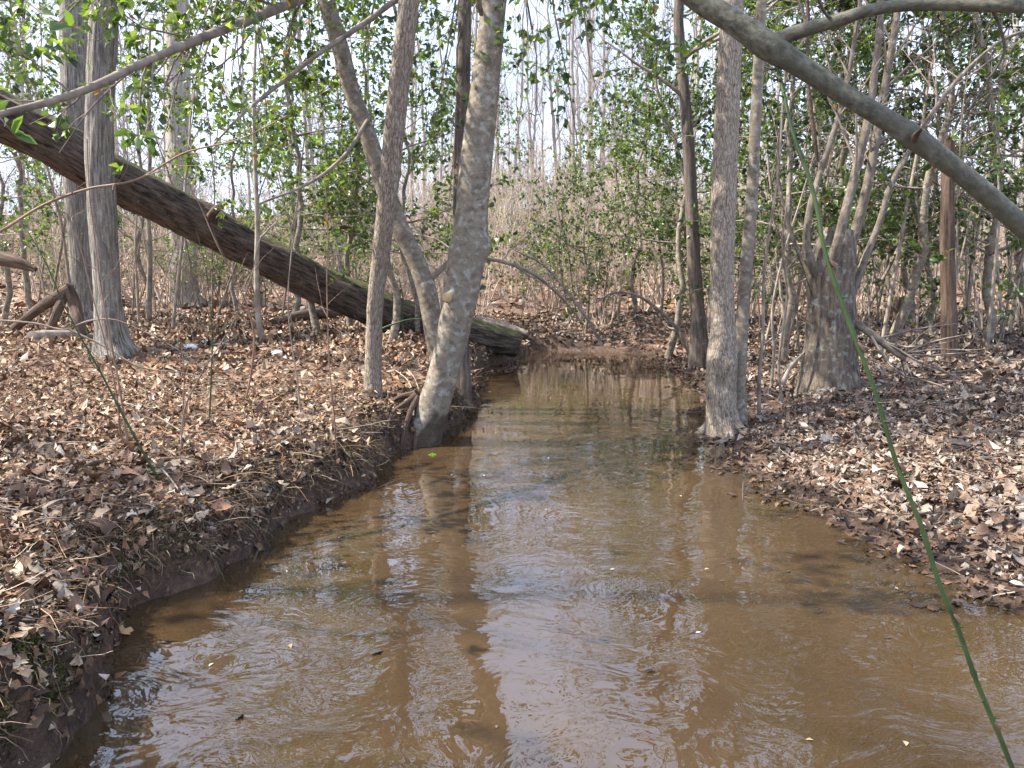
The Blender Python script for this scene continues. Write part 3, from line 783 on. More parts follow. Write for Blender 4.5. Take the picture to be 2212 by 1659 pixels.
# the smooth tree leaning left behind them; its branches hang across the upper left
c3 = [(957, 812, 7.1, 44), (950, 770, 7.1, 43), (938, 715, 7.1, 42), (922, 630, 7.1, 42), (895, 555, 7.1, 40), (862, 490, 7.1, 42), (836, 420, 7.1, 42), (812, 345, 7.1, 40), (788, 275, 7.1, 38), (762, 205, 7.1, 36), (742, 130, 7.1, 35), (722, 60, 7.1, 34), (704, 0, 7.1, 34)]
tgt3 = [(120, 60, 4.6, 4.6, .014), (60, 140, 4.4, 4.7, .014), (330, 60, 5.2, 4.4, .013), (420, 160, 5.6, 4.5, .013), (250, 130, 5.0, 4.5, .013), (470, 60, 5.8, 4.3, .012), (560, 120, 6.2, 4.2, .012),
        (620, 230, 6.5, 4.4, .013), (500, 250, 6.0, 4.6, .013), (410, 330, 5.6, 4.8, .014), (370, 230, 5.3, 4.7, .013), (660, 80, 6.6, 4.2, .012), (560, 330, 6.8, 4.8, .014), (690, 330, 7.4, 4.7, .013),
        (330, 370, 5.6, 4.9, .014), (790, 90, 7.4, 4.3, .012), (830, 200, 7.8, 4.4, .012), (200, 20, 5.2, 4.6, .013), (640, 20, 5.6, 4.2, .012), (540, 30, 5.0, 4.4, .012), (20, 30, 4.2, 4.9, .013), (450, 420, 7.2, 5.0, .014)]
def cr3(p, r):
    lim, lf = holly_limbs(R(33), p, r, 4.4, 7.5, 22, (1.2, 2.4), tgt3, per=5, twn=(7, 4), wts=[1, 2.6, 3.6, 3.2, .8, .2])
    # the long bare limb running diagonally across the upper left
    pl, rl = ptrunk([(712, -30, 7.0, 20), (640, 2, 6.4, 19), (540, 42, 5.8, 19), (420, 88, 5.2, 18), (300, 140, 4.7, 17), (160, 203, 4.3, 15), (0, 246, 4.0, 13), (-160, 275, 3.8, 11)], 60)
    tube(lim, pl, rl, 14, 0.002)
    Pa, Ra = spawn(R(7), pl[None], rl[None], 26, (.1, 1), (.3, .9), (30, 75), 6, .15, -.02, .3, 0, .003, .2); tubes(lim, Pa, Ra, 5)
    Pb, Rb = spawn(R(8), Pa, Ra, 4, (.2, 1), (.1, .35), (25, 60), 4, .15, 0, .55, 0, .0015, .3); tubes(lim, Pb, Rb, 3)
    rg = R(9); idx = np.repeat(np.arange(len(Pb)), 4); t = rg.uniform(.2, 1, len(idx)); p_, tan, _ = interp_path(Pb, Rb, idx, t); nn = len(idx)
    leaves(lf, rg, p_, nrm(tan + nrm(rg.normal(size=(nn, 3)))), nrm(rg.normal(size=(nn, 3)) * .6 + [0, 0, 1]), rg.uniform(.045, .075, nn), SIMPLE, pick(rg, PAL_HOLLY, nn, .2, W_SUN), (.1, .5), .3, 1.15)
    # two thinner bare limbs
    for pts in ([(868, -10, 6.9, 12), (780, 55, 6.6, 11), (690, 115, 6.2, 9), (600, 185, 5.9, 8), (520, 250, 5.6, 6), (455, 320, 5.4, 4)],
                [(800, 250, 7.1, 9), (740, 340, 6.6, 8), (660, 400, 6.2, 6), (560, 440, 6.0, 4)]):
        pl, rl = ptrunk(pts, 40); tube(lim, pl, rl, 8, 0.001)
    return lim, lf
T3, p3, r3 = main_tree('holly_tree', 'smooth holly tree leaning left behind the slim flaky trunk', 'tree', c3, [at(690, -110, 7.1), np.array([-1.9, 7.0, 5.2]), np.array([-2.1, 6.8, 6.4]), np.array([-2.2, 6.7, 7.8])], .02, M['smooth'], 36, 0.005, (9, 9, 9), (0.2, 0.2, 3, 1.0), 6.0, cr3, [(at(876, 500, 7.0), .06, .025), (at(925, 625, 7.0), .06, .02)])
mb = MB(); pp, rr_ = ptrunk([(928, 605, 7.1, 14), (955, 580, 7.1, 12), (990, 550, 7.2, 10), (1060, 560, 7.3, 8), (1140, 585, 7.5, 7), (1210, 640, 7.7, 5), (1260, 700, 7.9, 3)], 40); tube(mb, pp, rr_, 8, .001)
P_, R_ = spawn(R(4), pp[None], rr_[None], 12, (.35, 1), (.3, .8), (25, 60), 5, .15, 0, .5, 0, .002, .3); tubes(mb, P_, R_, 4)
under(mb.build('limb', M['twig']), T3)
# large leaves of its nearest twig, upper left
mbl = MB(); leaves(mbl, R(3), np.zeros((1, 3)), np.array([[1.0, 0, 0]]), np.array([[0, 0, 1.0]]), np.ones(1), HOLLY, np.array([[.07, .12, .03]]), (.1, .3), .3, 1.1)
near_leaf = mbl.build('leaf', M['holly'], link=False)
rg = R(77)
for pts in ([(-60, -60, 2.9), (40, -10, 2.85), (110, 40, 2.8), (190, 70, 2.8)], [(-60, 200, 2.7), (0, 255, 2.7), (30, 290, 2.7)], [(240, 235, 3.4), (290, 290, 3.3), (330, 300, 3.3)], [(480, 180, 3.8), (515, 235, 3.7), (540, 250, 3.7)]):
    C = catmull([at(*p) for p in pts], 10); nb = MB(); tube(nb, C, np.linspace(.005, .0015, 10), 6); under(nb.build('twig', M['twig']), T3)
    for k in range(7):
        i = rg.integers(3, 10); tan = nrm(C[min(i + 1, 9)] - C[i - 1]); d = nrm(tan * .5 + nrm(rg.normal(size=3))); nv = nrm(rg.normal(size=3) * .5 + [0, -.5, .6])
        s = nrm(np.cross(nv, d)); m_ = np.cross(d, s); L = rg.uniform(.05, .075); p = C[i]
        o = obj('leaf', near_leaf, T3)
        o.matrix_parent_inverse = Matrix.Translation(-Vector(T3.location))
        o.matrix_basis = Matrix(((d[0], s[0], m_[0], p[0]), (d[1], s[1], m_[1], p[1]), (d[2], s[2], m_[2], p[2]), (0, 0, 0, 1))) @ Matrix.Scale(L, 4)

# thin dark trunk hidden behind the leaning holly
main_tree('sapling_tree', 'thin dark trunk half hidden behind the smooth leaning trunk', 'tree', [(1000, 815, 7.6, 32), (996, 700, 7.6, 28), (990, 560, 7.6, 26), (994, 400, 7.6, 28), (998, 250, 7.6, 29), (1002, 120, 7.6, 28), (1004, 0, 7.6, 27)],
          [np.array([-.44, 7.6, 5.2]), np.array([-.4, 7.6, 8.5])], .02, M['brown'], 28, .006, (30, 30, 6), (.3, .15, 3, 0), 9.0, bare_crown(14, 4.6, 8.2, 12))

# big pale oak on the left, and the one behind it
g = ground_at(255, 775); Dl = g[1]
tL = [(252, 775, Dl, 82), (243, 735, Dl, 64), (237, 690, Dl, 58), (231, 600, Dl, 55), (224, 500, Dl, 56), (218, 400, Dl, 58), (215, 300, Dl, 58), (216, 200, Dl, 56), (220, 100, Dl, 54), (224, 0, Dl, 52)]
main_tree('oak_tree', 'stout pale furrowed tree in front of the slanting fallen log', 'tree', tL, [at(226, -120, Dl), np.array([-4.6, Dl, 7.5]), np.array([-4.4, Dl, 11])], .06, M['oak'], 56, .02, (22, 22, 3), (.55, .22, 4, 3.4), 3.0, bare_crown(18, 5.5, 10.5, 16, (2, 4)))
g = ground_at(182, 700); Dl2 = max(g[1], 12.0)
main_tree('oak_tree', 'pale furrowed tree behind the slanting log, left of the stout one', 'tree', [(186, 705, Dl2, 62), (182, 660, Dl2, 54), (178, 560, Dl2, 50), (170, 450, Dl2, 50), (164, 330, Dl2, 52), (160, 200, Dl2, 52), (158, 0, Dl2, 50)],
          [at(158, -120, Dl2), np.array([-7.6, Dl2, 9]), np.array([-7.4, Dl2, 13])], .07, M['oak'], 44, .02, (22, 22, 3), (.4, .25, 4, 1.0), 13.0, bare_crown(19, 6.5, 12.5, 16, (2, 4)))
g = ground_at(400, 662); Df = g[1]
main_tree('oak_tree', 'broad grey trunk on the woodland floor seen under the slanting log', 'tree', [(402, 664, Df, 78), (399, 640, Df, 64), (396, 560, Df, 56), (390, 450, Df, 52), (386, 300, Df, 50), (384, 150, Df, 48), (382, 0, Df, 46)],
          [at(382, -100, Df), np.array([-6.4, Df, 11]), np.array([-6.3, Df, 15])], .08, M['far'], 36, .03, (14, 14, 2), (.3, .3, 4, 1.0), 23.0, bare_crown(20, 7, 14, 16, (2, 5)))

# right bank: the twin tree at the water
g = ground_at(1566, 935); Dr = g[1]
tr1 = [(1566, 938, Dr, 84), (1560, 900, Dr, 66), (1557, 850, Dr, 62), (1558, 800, Dr, 64), (1560, 760, Dr, 62), (1562, 720, Dr, 52), (1559, 640, Dr, 49), (1560, 540, Dr, 49), (1564, 420, Dr, 50), (1568, 300, Dr, 49), (1575, 150, Dr, 47), (1582, 0, Dr, 45)]
Tr1, pr1, rr1 = main_tree('twin_tree', 'grey flaky tree with a folded bark scar at the right waterline', 'tree', tr1, [at(1588, -120, Dr), np.array([2.0, Dr, 5.6]), np.array([2.1, Dr, 9])], .03, M['flaky'], 44, .008, (22, 22, 8), (.35, .12, 4, .6), 31.0, bare_crown(24, 4.4, 8.8, 18),
          [(at(1540, 775, Dr - .12), .06, .05), (at(1580, 790, Dr - .1), .05, .035), (at(1556, 742, Dr - .12), .05, .03), (at(1558, 830, Dr - .12), .05, -.045), (at(1575, 880, Dr - .1), .05, .02)])
pp, rr_ = ptrunk([(1598, 910, Dr + .1, 34), (1597, 830, Dr + .12, 29), (1601, 740, Dr + .15, 27), (1607, 640, Dr + .2, 27), (1615, 540, Dr + .2, 26), (1624, 430, Dr + .25, 26), (1630, 300, Dr + .25, 24), (1638, 150, Dr + .3, 22), (1645, 0, Dr + .3, 20), (1655, -200, Dr + .3, 16)], 90)
mb = MB(); tube(mb, *sink(pp, rr_), 28, .003, (12, 12, 8)); under(mb.build('second_stem', M['smooth']), Tr1)
main_tree('sapling_tree', 'dark reddish trunk behind the twin tree at the pool head', 'tree', [(1512, 745, 11.2, 36), (1508, 680, 11.2, 31), (1500, 580, 11.2, 29), (1494, 450, 11.2, 28), (1488, 330, 11.2, 26), (1478, 200, 11.2, 24), (1466, 50, 11.2, 22)],
          [np.array([2.25, 11.2, 5.8]), np.array([2.0, 11.2, 8.5])], .02, M['brown'], 28, .008, (24, 24, 6), (.3, .2, 3, .6), 37.0, bare_crown(26, 3.4, 8, 14))

roots(Tr1, pr1[1], .11, 5, .38, M['flaky'], 72)
# the thick broken tree with sprouting stems on the right bank
g = ground_at(1792, 838); Ds = g[1]
ts = [(1792, 842, Ds, 130), (1793, 800, Ds, 116), (1795, 740, Ds, 104), (1796, 680, Ds, 97), (1797, 620, Ds, 92), (1799, 575, Ds, 90), (1806, 530, Ds, 78), (1812, 495, Ds, 60)]
P = np.array([[*at(p[0], p[1], p[2]), p[3] * .5 * p[2] / F] for p in ts]); C = catmull(P, 70)
Ts = thing('broken_tree', 'thick lichen covered stub of a tree sprouting grey stems, right bank', 'tree', C[0, :3])
mb = MB(); pa, ra = sink(C[:, :3], C[:, 3]); tube(mb, pa, ra, 52, .014, (16, 16, 4), (.14, .25, 3, 2.4), 41.0)
under(mb.build('trunk', M['stump']), Ts)
roots(Ts, C[0, :3], .11, 4, .5, M['stump'], 73)
stems = [[(1770, 610, 0, 22), (1752, 570, -.1, 22), (1742, 520, -.1, 20), (1748, 460, -.1, 18), (1770, 380, 0, 16), (1800, 290, 0, 14), (1830, 180, .1, 12), (1850, 60, .1, 11), (1868, -80, .1, 9)],
         [(1795, 590, -.1, 24), (1808, 530, -.2, 24), (1826, 460, -.2, 24), (1846, 380, -.1, 22), (1866, 300, -.1, 20), (1885, 190, 0, 18), (1900, 60, 0, 17), (1910, -120, 0, 14)],
         [(1815, 600, 0, 26), (1842, 520, .1, 26), (1862, 450, .1, 25), (1880, 370, .1, 23), (1896, 280, .15, 21), (1915, 170, .2, 19), (1935, 50, .2, 17), (1955, -100, .2, 14)],
         [(1840, 640, .1, 18), (1868, 560, .15, 18), (1900, 480, .2, 16), (1925, 400, .2, 15), (1962, 330, .3, 13), (2010, 250, .3, 11), (2080, 160, .4, 10), (2160, 90, .4, 8), (2260, 50, .4, 6)],
         [(1838, 690, -.1, 20), (1880, 720, -.2, 20), (1920, 750, -.25, 18), (1955, 775, -.3, 16)],
         [(1775, 640, .1, 12), (1730, 560, .3, 11), (1700, 470, .4, 10), (1680, 380, .5, 9), (1690, 250, .6, 8), (1700, 100, .6, 7)]]
lim, lf = MB(), MB(); ALLP, ALLR = [], []
for st in stems:
    pp, rr_ = ptrunk([(a, b, Ds + c, ww * .82) for a, b, c, ww in st], 50)
    mb = MB(); tube(mb, pp, rr_, 16, .002, (14, 14, 8)); under(mb.build('stem', M['stem']), Ts)
    k = np.linspace(0, 49, 8).astype(int); ALLP.append(pp[k]); ALLR.append(rr_[k])
P_, R_ = spawn(R(6), np.array(ALLP), np.array(ALLR), 9, (.3, 1), (.4, 1.2), (20, 55), 6, .12, .03, .4, 0, .004, .3); tubes(lim, P_, R_, 5)
P2_, R2_ = spawn(R(7), P_, R_, 5, (.2, 1), (.15, .5), (20, 55), 4, .14, .02, .5, 0, .0018, .3); tubes(lim, P2_, R2_, 3)
o = under(lim.build('twig_tangle', M['twig']), Ts); o['kind'] = 'stuff'

# dead standing post
g = ground_at(2050, 782)
pp, rr_ = ptrunk([(2052, 785, g[1], 34), (2050, 700, g[1], 29), (2048, 600, g[1], 28), (2046, 500, g[1], 28), (2048, 400, g[1], 27), (2050, 305, g[1], 24)], 80)
mb = MB(); tube(mb, *sink(pp, rr_), 28, .014, (30, 30, 3), None, 51.0)
for k in range(4): tube(mb, catmull([pp[-1] + [0.02 * (k - 1.5), .01 * k, -.03], pp[-1] + [0.025 * (k - 1.5), .01 * k, .05 + .03 * (k % 3)]], 4), np.array([.016, .012, .008, .003]), 6)
tag(mb.build('dead_snag', M['dead']), 'reddish dead standing trunk with splintered top on the right bank', 'dead tree')

# ------------------------------------------------------------------ the fallen log
lp = [(-330, 108, 8.3, 96), (-160, 172, 8.7, 100), (0, 248, 9.2, 102), (120, 312, 9.6, 100), (250, 386, 10.0, 94), (380, 452, 10.4, 86), (500, 516, 10.8, 80), (600, 568, 11.1, 78), (700, 618, 11.4, 80), (800, 660, 11.6, 80), (890, 692, 11.8, 78), (970, 715, 11.9, 74), (1050, 732, 12.0, 70), (1118, 744, 12.1, 56)]
pl, rl = ptrunk(lp, 230)
mb = MB(); tube(mb, pl, rl, 52, .045, (17, 17, 4.2), None, 61.0)
# moss on the upper side of the bark: by the direction each vertex faces
v = np.concatenate(mb.v)
ring = 52
ax = np.repeat(pl, ring, 0)
up_ = nrm(v[:len(ax)] - ax)[:, 2]
mo = np.zeros(len(v)); mo[:len(ax)] = sst(0.25, 0.85, up_) * 0.92 * np.repeat(0.75 + 0.4 * fbm(np.stack([np.arange(230) * .06, 0 * pl[:, 0], 0 * pl[:, 0]], 1), 2), ring)
mb.a['moss'] = [(0, mo)]
fl = thing('fallen_log', 'huge mossy fallen trunk slanting down from upper left to the bank', 'fallen tree', tuple(pl[200]))
under(mb.build('trunk', M['log']), fl)
# broken stub and roots at its foot
mb = MB()
for pts in ([(770, 500, 11.6, 12), (742, 490, 11.5, 9), (715, 500, 11.4, 6)], [(455, 470, 10.4, 20), (470, 450, 10.3, 16), (490, 440, 10.3, 8)]):
    pp, rr_ = ptrunk(pts, 12); mb = MB(); tube(mb, pp, rr_, 10, .006)
    under(mb.build('branch_stub', M['dead']), fl)
# a bleached slab lying behind its root end
pp, rr_ = ptrunk([(1030, 690, 14.6, 16), (1080, 702, 14.4, 20), (1140, 720, 14.2, 10)], 30)
mb = MB(); tube(mb, pp, rr_, 16, .01, (20, 20, 3)); tag(mb.build('bleached_log', M['palestick']), 'bleached broken log lying behind the foot of the fallen trunk', 'log')

# ------------------------------------------------------------------ overhanging trunk near the camera, upper right
DB = 1.75
bp = [(1440, -60, 1.85, 42), (1500, -8, 1.83, 45), (1580, 45, 1.8, 46), (1660, 98, 1.78, 47), (1740, 150, 1.77, 41), (1830, 208, 1.76, 39), (1920, 262, 1.75, 40), (1985, 305, 1.75, 43), (2060, 362, 1.75, 40), (2140, 428, 1.75, 42), (2212, 492, 1.75, 44)]
P = np.array([[*at(p[0], p[1], p[2]), p[3] * .5 * p[2] / F] for p in bp])
gx, gy = 2.15, 1.9
add = np.array([[1.42, 1.76, 1.12, .030], [1.75, 1.8, .75, .034], [2.0, 1.86, .5, .040], [gx, gy, g1(gx, gy) - .2, .05]])
pre = np.array([[-2.3, 3.6, 5.2, .005], [-1.6, 3.2, 4.6, .009], [-0.9, 2.7, 3.9, .013], [-0.3, 2.3, 3.2, .018], [0.1, 2.05, 2.65, .022]])
C = catmull(np.vstack([pre, P, add]), 230)
To = thing('leaning_tree', 'smooth greenish grey stem slanting across the upper right, close by', 'tree', (gx, gy, g1(gx, gy)))
kb = [(at(1668, 108, 1.76), .03, .006), (at(1655, 118, 1.78), .025, .005), (at(1975, 300, 1.74), .025, .005), (at(1790, 175, 1.75), .018, .004), (at(1880, 235, 1.74), .015, .003), (at(2100, 395, 1.73), .018, .003)]
mb = MB(); tube(mb, C[:, :3], C[:, 3], 32, .0036, (26, 26, 9), None, 71.0, knots=kb); under(mb.build('trunk', M['branch']), To)
Cr = C[::-1]; Cr = Cr[Cr[:, 2] > 2.9]
lim, lf = holly_limbs(R(88), Cr[:, :3], np.maximum(Cr[:, 3], .01), 3.3, 5.1, 18, (.9, 2.2), (), trop=.03, per=4, twn=(5, 4))  # unseen crown above the frame, added to shade the right bank and near water
o = under(lim.build('limb_tangle', M['twig']), To); o['kind'] = 'stuff'
o = under(lf.build('crown', M['holly'], smooth=False), To); o['kind'] = 'stuff'
pp, rr_ = ptrunk([(1662, 100, 1.78, 36), (1690, 82, 1.78, 30), (1740, 64, 1.76, 27), (1810, 44, 1.73, 25), (1880, 22, 1.7, 24), (1950, 12, 1.67, 24), (2040, 8, 1.64, 27), (2130, 10, 1.6, 27), (2230, 14, 1.56, 26), (2420, 10, 1.5, 22), (2700, -40, 1.45, 14)], 110)
mb = MB(); tube(mb, pp, rr_, 24, .0012, (30, 30, 30), None, 73.0); under(mb.build('side_branch', M['branch']), To); mb = MB()
pq, rq = ptrunk([(1800, 46, 1.73, 8), (1780, 25, 1.72, 7), (1765, -10, 1.7, 5), (1740, -60, 1.7, 4)], 14); tube(mb, pq, rq, 8); under(mb.build('twig', M['branch']), To); mb = MB()
pq, rq = ptrunk([(2140, 10, 1.6, 8), (2160, 60, 1.62, 7), (2170, 110, 1.64, 6), (2130, 180, 1.66, 5), (2080, 260, 1.7, 3)], 20); tube(mb, pq, rq, 6); under(mb.build('twig', M['branch']), To)
mb = MB(); pq, rq = ptrunk([(1975, 300, 1.73, 20), (1982, 288, 1.7, 13), (1990, 280, 1.68, 7)], 8); tube(mb, pq, rq, 10, .001); under(mb.build('branch_stub', M['dead']), To)

# green briar cane hanging in front
bp = [(1660, 90, 1.80, 9), (1674, 135, 1.78, 11), (1700, 230, 1.74, 12), (1735, 350, 1.70, 13), (1762, 450, 1.68, 13), (1785, 540, 1.66, 13), (1820, 660, 1.64, 13), (1862, 770, 1.62, 13), (1900, 880, 1.60, 13), (1935, 985, 1.58, 13), (1965, 1080, 1.56, 13), (2010, 1200, 1.54, 13), (2055, 1320, 1.52, 13), (2098, 1440, 1.51, 13), (2140, 1550, 1.5, 13), (2195, 1670, 1.49, 13), (2290, 1860, 1.48, 13), (2360, 1990, 1.47, 13)]
pp, rr_ = ptrunk(bp, 200)
Tb = thing('greenbrier_cane', 'long thorny green cane hanging across the right side, close by', 'briar', tuple(pp[-1]))
mb = MB(); tube(mb, pp + np.stack([.004 * np.sin(np.arange(200) * .22), 0 * pp[:, 0], 0 * pp[:, 0]], 1) * np.sin(np.arange(200) * .045)[:, None], rr_ * np.linspace(.62, .95, 200) * (1 + .3 * (np.arange(200) % 28 == 0)), 12, .0003, (80, 80, 20)); under(mb.build('stem', M['briar']), Tb)
rg = R(2); th_me = None
for k in range(34):
    i = int(rg.integers(4, 190)); d = nrm(rg.normal(size=3) * [1, .4, .3]); d[2] = abs(d[2]) * .2
    mb = MB(); tubes(mb, np.stack([pp[i] + d * .003, pp[i] + d * .011, pp[i] + d * .023])[None], np.array([[.0034, .0018, .0002]]), 5)
    under(mb.build('thorn', M['briar']), Tb)
for i in (52, 70, 96, 128, 152):
    mb = MB(); tubes(mb, np.stack([pp[i] + [-.004, -.004, .012], pp[i] + [.006, -.006, .0], pp[i] + [.010, -.004, -.010]])[None], np.array([[.002, .005, .001]]), 5)
    under(mb.build('bud_scale', M['redcane']), Tb)
# thin brown dead twig dangling beside it
pp, rr_ = ptrunk([(1742, -40, 2.2, 7), (1746, 60, 2.2, 7), (1744, 150, 2.2, 7), (1752, 240, 2.2, 8), (1760, 300, 2.2, 9), (1766, 350, 2.2, 6)], 40)
mb = MB(); tube(mb, pp, rr_, 8, .001, (60, 60, 20)); tag(mb.build('dangling_twig', M['dead']), 'dark dead twig dangling beside the green cane', 'twig')

# ------------------------------------------------------------------ repeated plants: prototypes
def proto_bare(seed, H, r, n1=22):
    rg = R(seed)
    K = 26; z = np.linspace(0, H, K)
    wv = np.cumsum(rg.normal(0, .10, (K, 2)), 0) * np.linspace(0, 1, K)[:, None]
    path = np.stack([wv[:, 0], wv[:, 1], z], 1); rad = r * np.linspace(1, .12, K) ** .9
    mb = MB(); pa, ra = sink(path, rad, .5); tube(mb, pa, ra, 10, r * .06, (8, 8, 1.5), (.35, .35, 3, 1.0), seed)
    tr = mb.build('trunk', M['far'], link=False)
    mb = MB()
    P0, R0 = spawn(rg, path[None], rad[None], n1 + 6, (.16, .97), (1.4, 4.2), (30, 65), 7, .13, .06, .45, .2, .008, .55); tubes(mb, P0, R0, 4)
    P1, R1 = spawn(rg, P0, R0, 6, (.15, 1), (.6, 1.7), (25, 55), 5, .13, .05, .45, .1, .004, .4); tubes(mb, P1, R1, 3)
    P2, R2 = spawn(rg, P1, R1, 5, (.15, 1), (.3, 1.0), (25, 55), 4, .15, .04, .5, 0, .0028, .3); tubes(mb, P2, R2, 3)
    return [('trunk', tr, None), ('crown', mb.build('crown', M['fartwig'], link=False), 'stuff')]
def proto_shrub(seed, H, n=13, mat='brush', spread=.5, leafy=0, dense=6):
    rg = R(seed)
    az = rg.uniform(0, 6.28, n); rb = rg.uniform(.02, .25, n)
    p0 = np.stack([rb * np.cos(az), rb * np.sin(az), np.full(n, -.06)], 1)
    d = np.stack([np.cos(az) * spread * rg.random(n), np.sin(az) * spread * rg.random(n), np.ones(n)], 1)
    P0, R0 = grow(rg, p0, d, H * rg.uniform(.6, 1.1, n), rg.uniform(.006, .016, n), 8, .11, .0, .25)
    a = MB(); tubes(a, P0, R0, 5)
    b = MB()
    P1, R1 = spawn(rg, P0, R0, dense, (.2, 1), (.3, .9), (25, 65), 5, .16, .01, .5, 0, .003, .3); tubes(b, P1, R1, 3)
    P2, R2 = spawn(rg, P1, R1, 4, (.15, 1), (.12, .4), (25, 65), 4, .18, .0, .5, 0, .0018, .3); tubes(b, P2, R2, 3)
    out = [('stem_cluster', a.build('stem_cluster', M[mat], link=False), None), ('twig_tangle', b.build('twig_tangle', M[mat], link=False), 'stuff')]
    if leafy:
        c = MB(); idx = rg.integers(0, len(P2), leafy); t = rg.uniform(.2, 1, leafy); p, tan, _ = interp_path(P2, R2, idx, t)
        leaves(c, rg, p, nrm(tan + nrm(rg.normal(size=(leafy, 3)))), nrm(rg.normal(size=(leafy, 3)) * .7 + [0, 0, 1]), rg.uniform(.04, .07, leafy), SIMPLE, pick(rg, PAL_HOLLY, leafy, .2, W_SUN), (.1, .5), .3, 1.1)
        out.append(('foliage', c.build('foliage', M['holly'], smooth=False, link=False), 'stuff'))
    return out
def proto_holly(seed, H, r, wts, n1=34, lo=.22, per=8, ln=(.8, 1.9)):
    rg = R(seed)
    K = 22; wv = np.cumsum(rg.normal(0, .05, (K, 2)), 0)
    path = np.stack([wv[:, 0], wv[:, 1], np.linspace(0, H, K)], 1); path[0, :2] = 0
    rad = r * np.linspace(1, .15, K)
    mb = MB(); pa, ra = sink(path, rad, .3); tube(mb, pa, ra, 10, r * .05, (9, 9, 5), (.2, .2, 3, 0), seed)
    tr = mb.build('trunk', M['smooth'], link=False)
    lim, lf = MB(), MB()
    P0, R0 = spawn(rg, path[None], rad[None], n1, (lo, .98), ln, (55, 95), 6, .12, -.02, .35, .05, .008, .45); tubes(lim, P0, R0, 4)
    P1, R1 = spawn(rg, P0, R0, 6, (.25, 1), (.3, .8), (25, 65), 4, .15, -.02, .5, 0, .003, .3); tubes(lim, P1, R1, 3)
    P2, R2 = spawn(rg, P1, R1, 3, (.2, 1), (.12, .35), (25, 60), 3, .15, 0, .5, 0, .0016, .2); tubes(lim, P2, R2, 3)
    for P_, R_, k in ((P2, R2, per), (P1, R1, 4)):
        idx = np.repeat(np.arange(len(P_)), k); nn = len(idx); p, tan, _ = interp_path(P_, R_, idx, rg.uniform(.15, 1, nn))
        leaves(lf, rg, p, nrm(tan * .6 + nrm(rg.normal(size=(nn, 3)))), nrm(rg.normal(size=(nn, 3)) * .6 + [0, 0, 1]), rg.uniform(.036, .09, nn), SIMPLE, pick(rg, PAL_HOLLY, nn, .2, wts), (.1, .5), .3, 1.2)
    return [('trunk', tr, None), ('limb_tangle', lim.build('limb_tangle', M['twig'], link=False), 'stuff'), ('crown', lf.build('crown', M['holly'], smooth=False, link=False), 'stuff')]
def place(proto, name, label, cat, x, y, group, rz, sc, lean=0.0, z=None):
    t = thing(name, label, cat, (x, y, g1(x, y) if z is None else z), group, rz, sc)
    t.rotation_euler = (lean, 0, rz)
    for n, me, kind in proto:
        o = obj(n, me, t)
        if kind: o['kind'] = kind
    return t

# evergreen hollies with a place of their own (column in the photo, depth)
HO_S = [proto_holly(100 + k, 5.2 + .5 * k, .04 + .006 * k, W_SUN, 24, .2, 6) for k in range(3)]
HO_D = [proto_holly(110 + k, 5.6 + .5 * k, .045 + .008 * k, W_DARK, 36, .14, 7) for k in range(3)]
rg = R(200)
spots = [(1690, 9.6, 1, 'dark holly just behind the twin tree on the right bank'), (1800, 10.8, 1, 'dark holly behind the broken sprouting tree'), (1905, 9.4, 1, 'dark holly right of the broken sprouting tree'),
         (2010, 11.2, 1, 'dark holly behind the reddish dead post'), (2120, 9.8, 1, 'dark holly right of the reddish dead post'), (2215, 11.6, 1, 'dark holly at the right edge of the view'), (1750, 13.0, 1, 'farther dark holly behind the right bank thicket'), (1950, 13.5, 1, 'farther dark holly beyond the dead post'),
         (1440, 12.6, 1, 'holly overhanging the head of the pool'), (1370, 15.5, 0, 'sunlit holly beyond the head of the pool'), (1530, 14.5, 1, 'holly behind the dark reddish trunk'), (1640, 16, 1, 'far holly between the two stems of the twin tree'),
         (905, 11.6, 0, 'sunlit holly behind the two leaning trunks'), (760, 12.4, 0, 'sunlit holly rising above the foot of the fallen log'), (640, 14.5, 0, 'sunlit holly behind the middle of the fallen log'), (520, 17, 0, 'small sunlit holly under the fallen log'), (330, 16, 0, 'holly behind the stout pale tree'), (90, 15, 0, 'holly at the left edge behind the broken snag'), (20, 12.5, 0, 'holly at the left edge under the raised log'), (850, 10.4, 0, 'bright holly between the slim flaky tree and the leaning trunks'), (690, 11.4, 0, 'bright holly above the lower half of the fallen log'), (1330, 17.5, 0, 'bright holly on the near slope beyond the pool'), (990, 15.5, 0, 'holly glimpsed past the smooth leaning trunk')]
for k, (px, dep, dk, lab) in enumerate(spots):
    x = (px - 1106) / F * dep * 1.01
    place((HO_D if dk else HO_S)[k % 3], 'holly_tree', lab, 'holly', x, dep, 'evergreen hollies of the understorey', rg.uniform(0, 6.28), rg.uniform(.85, 1.15), rg.normal(0, .05))

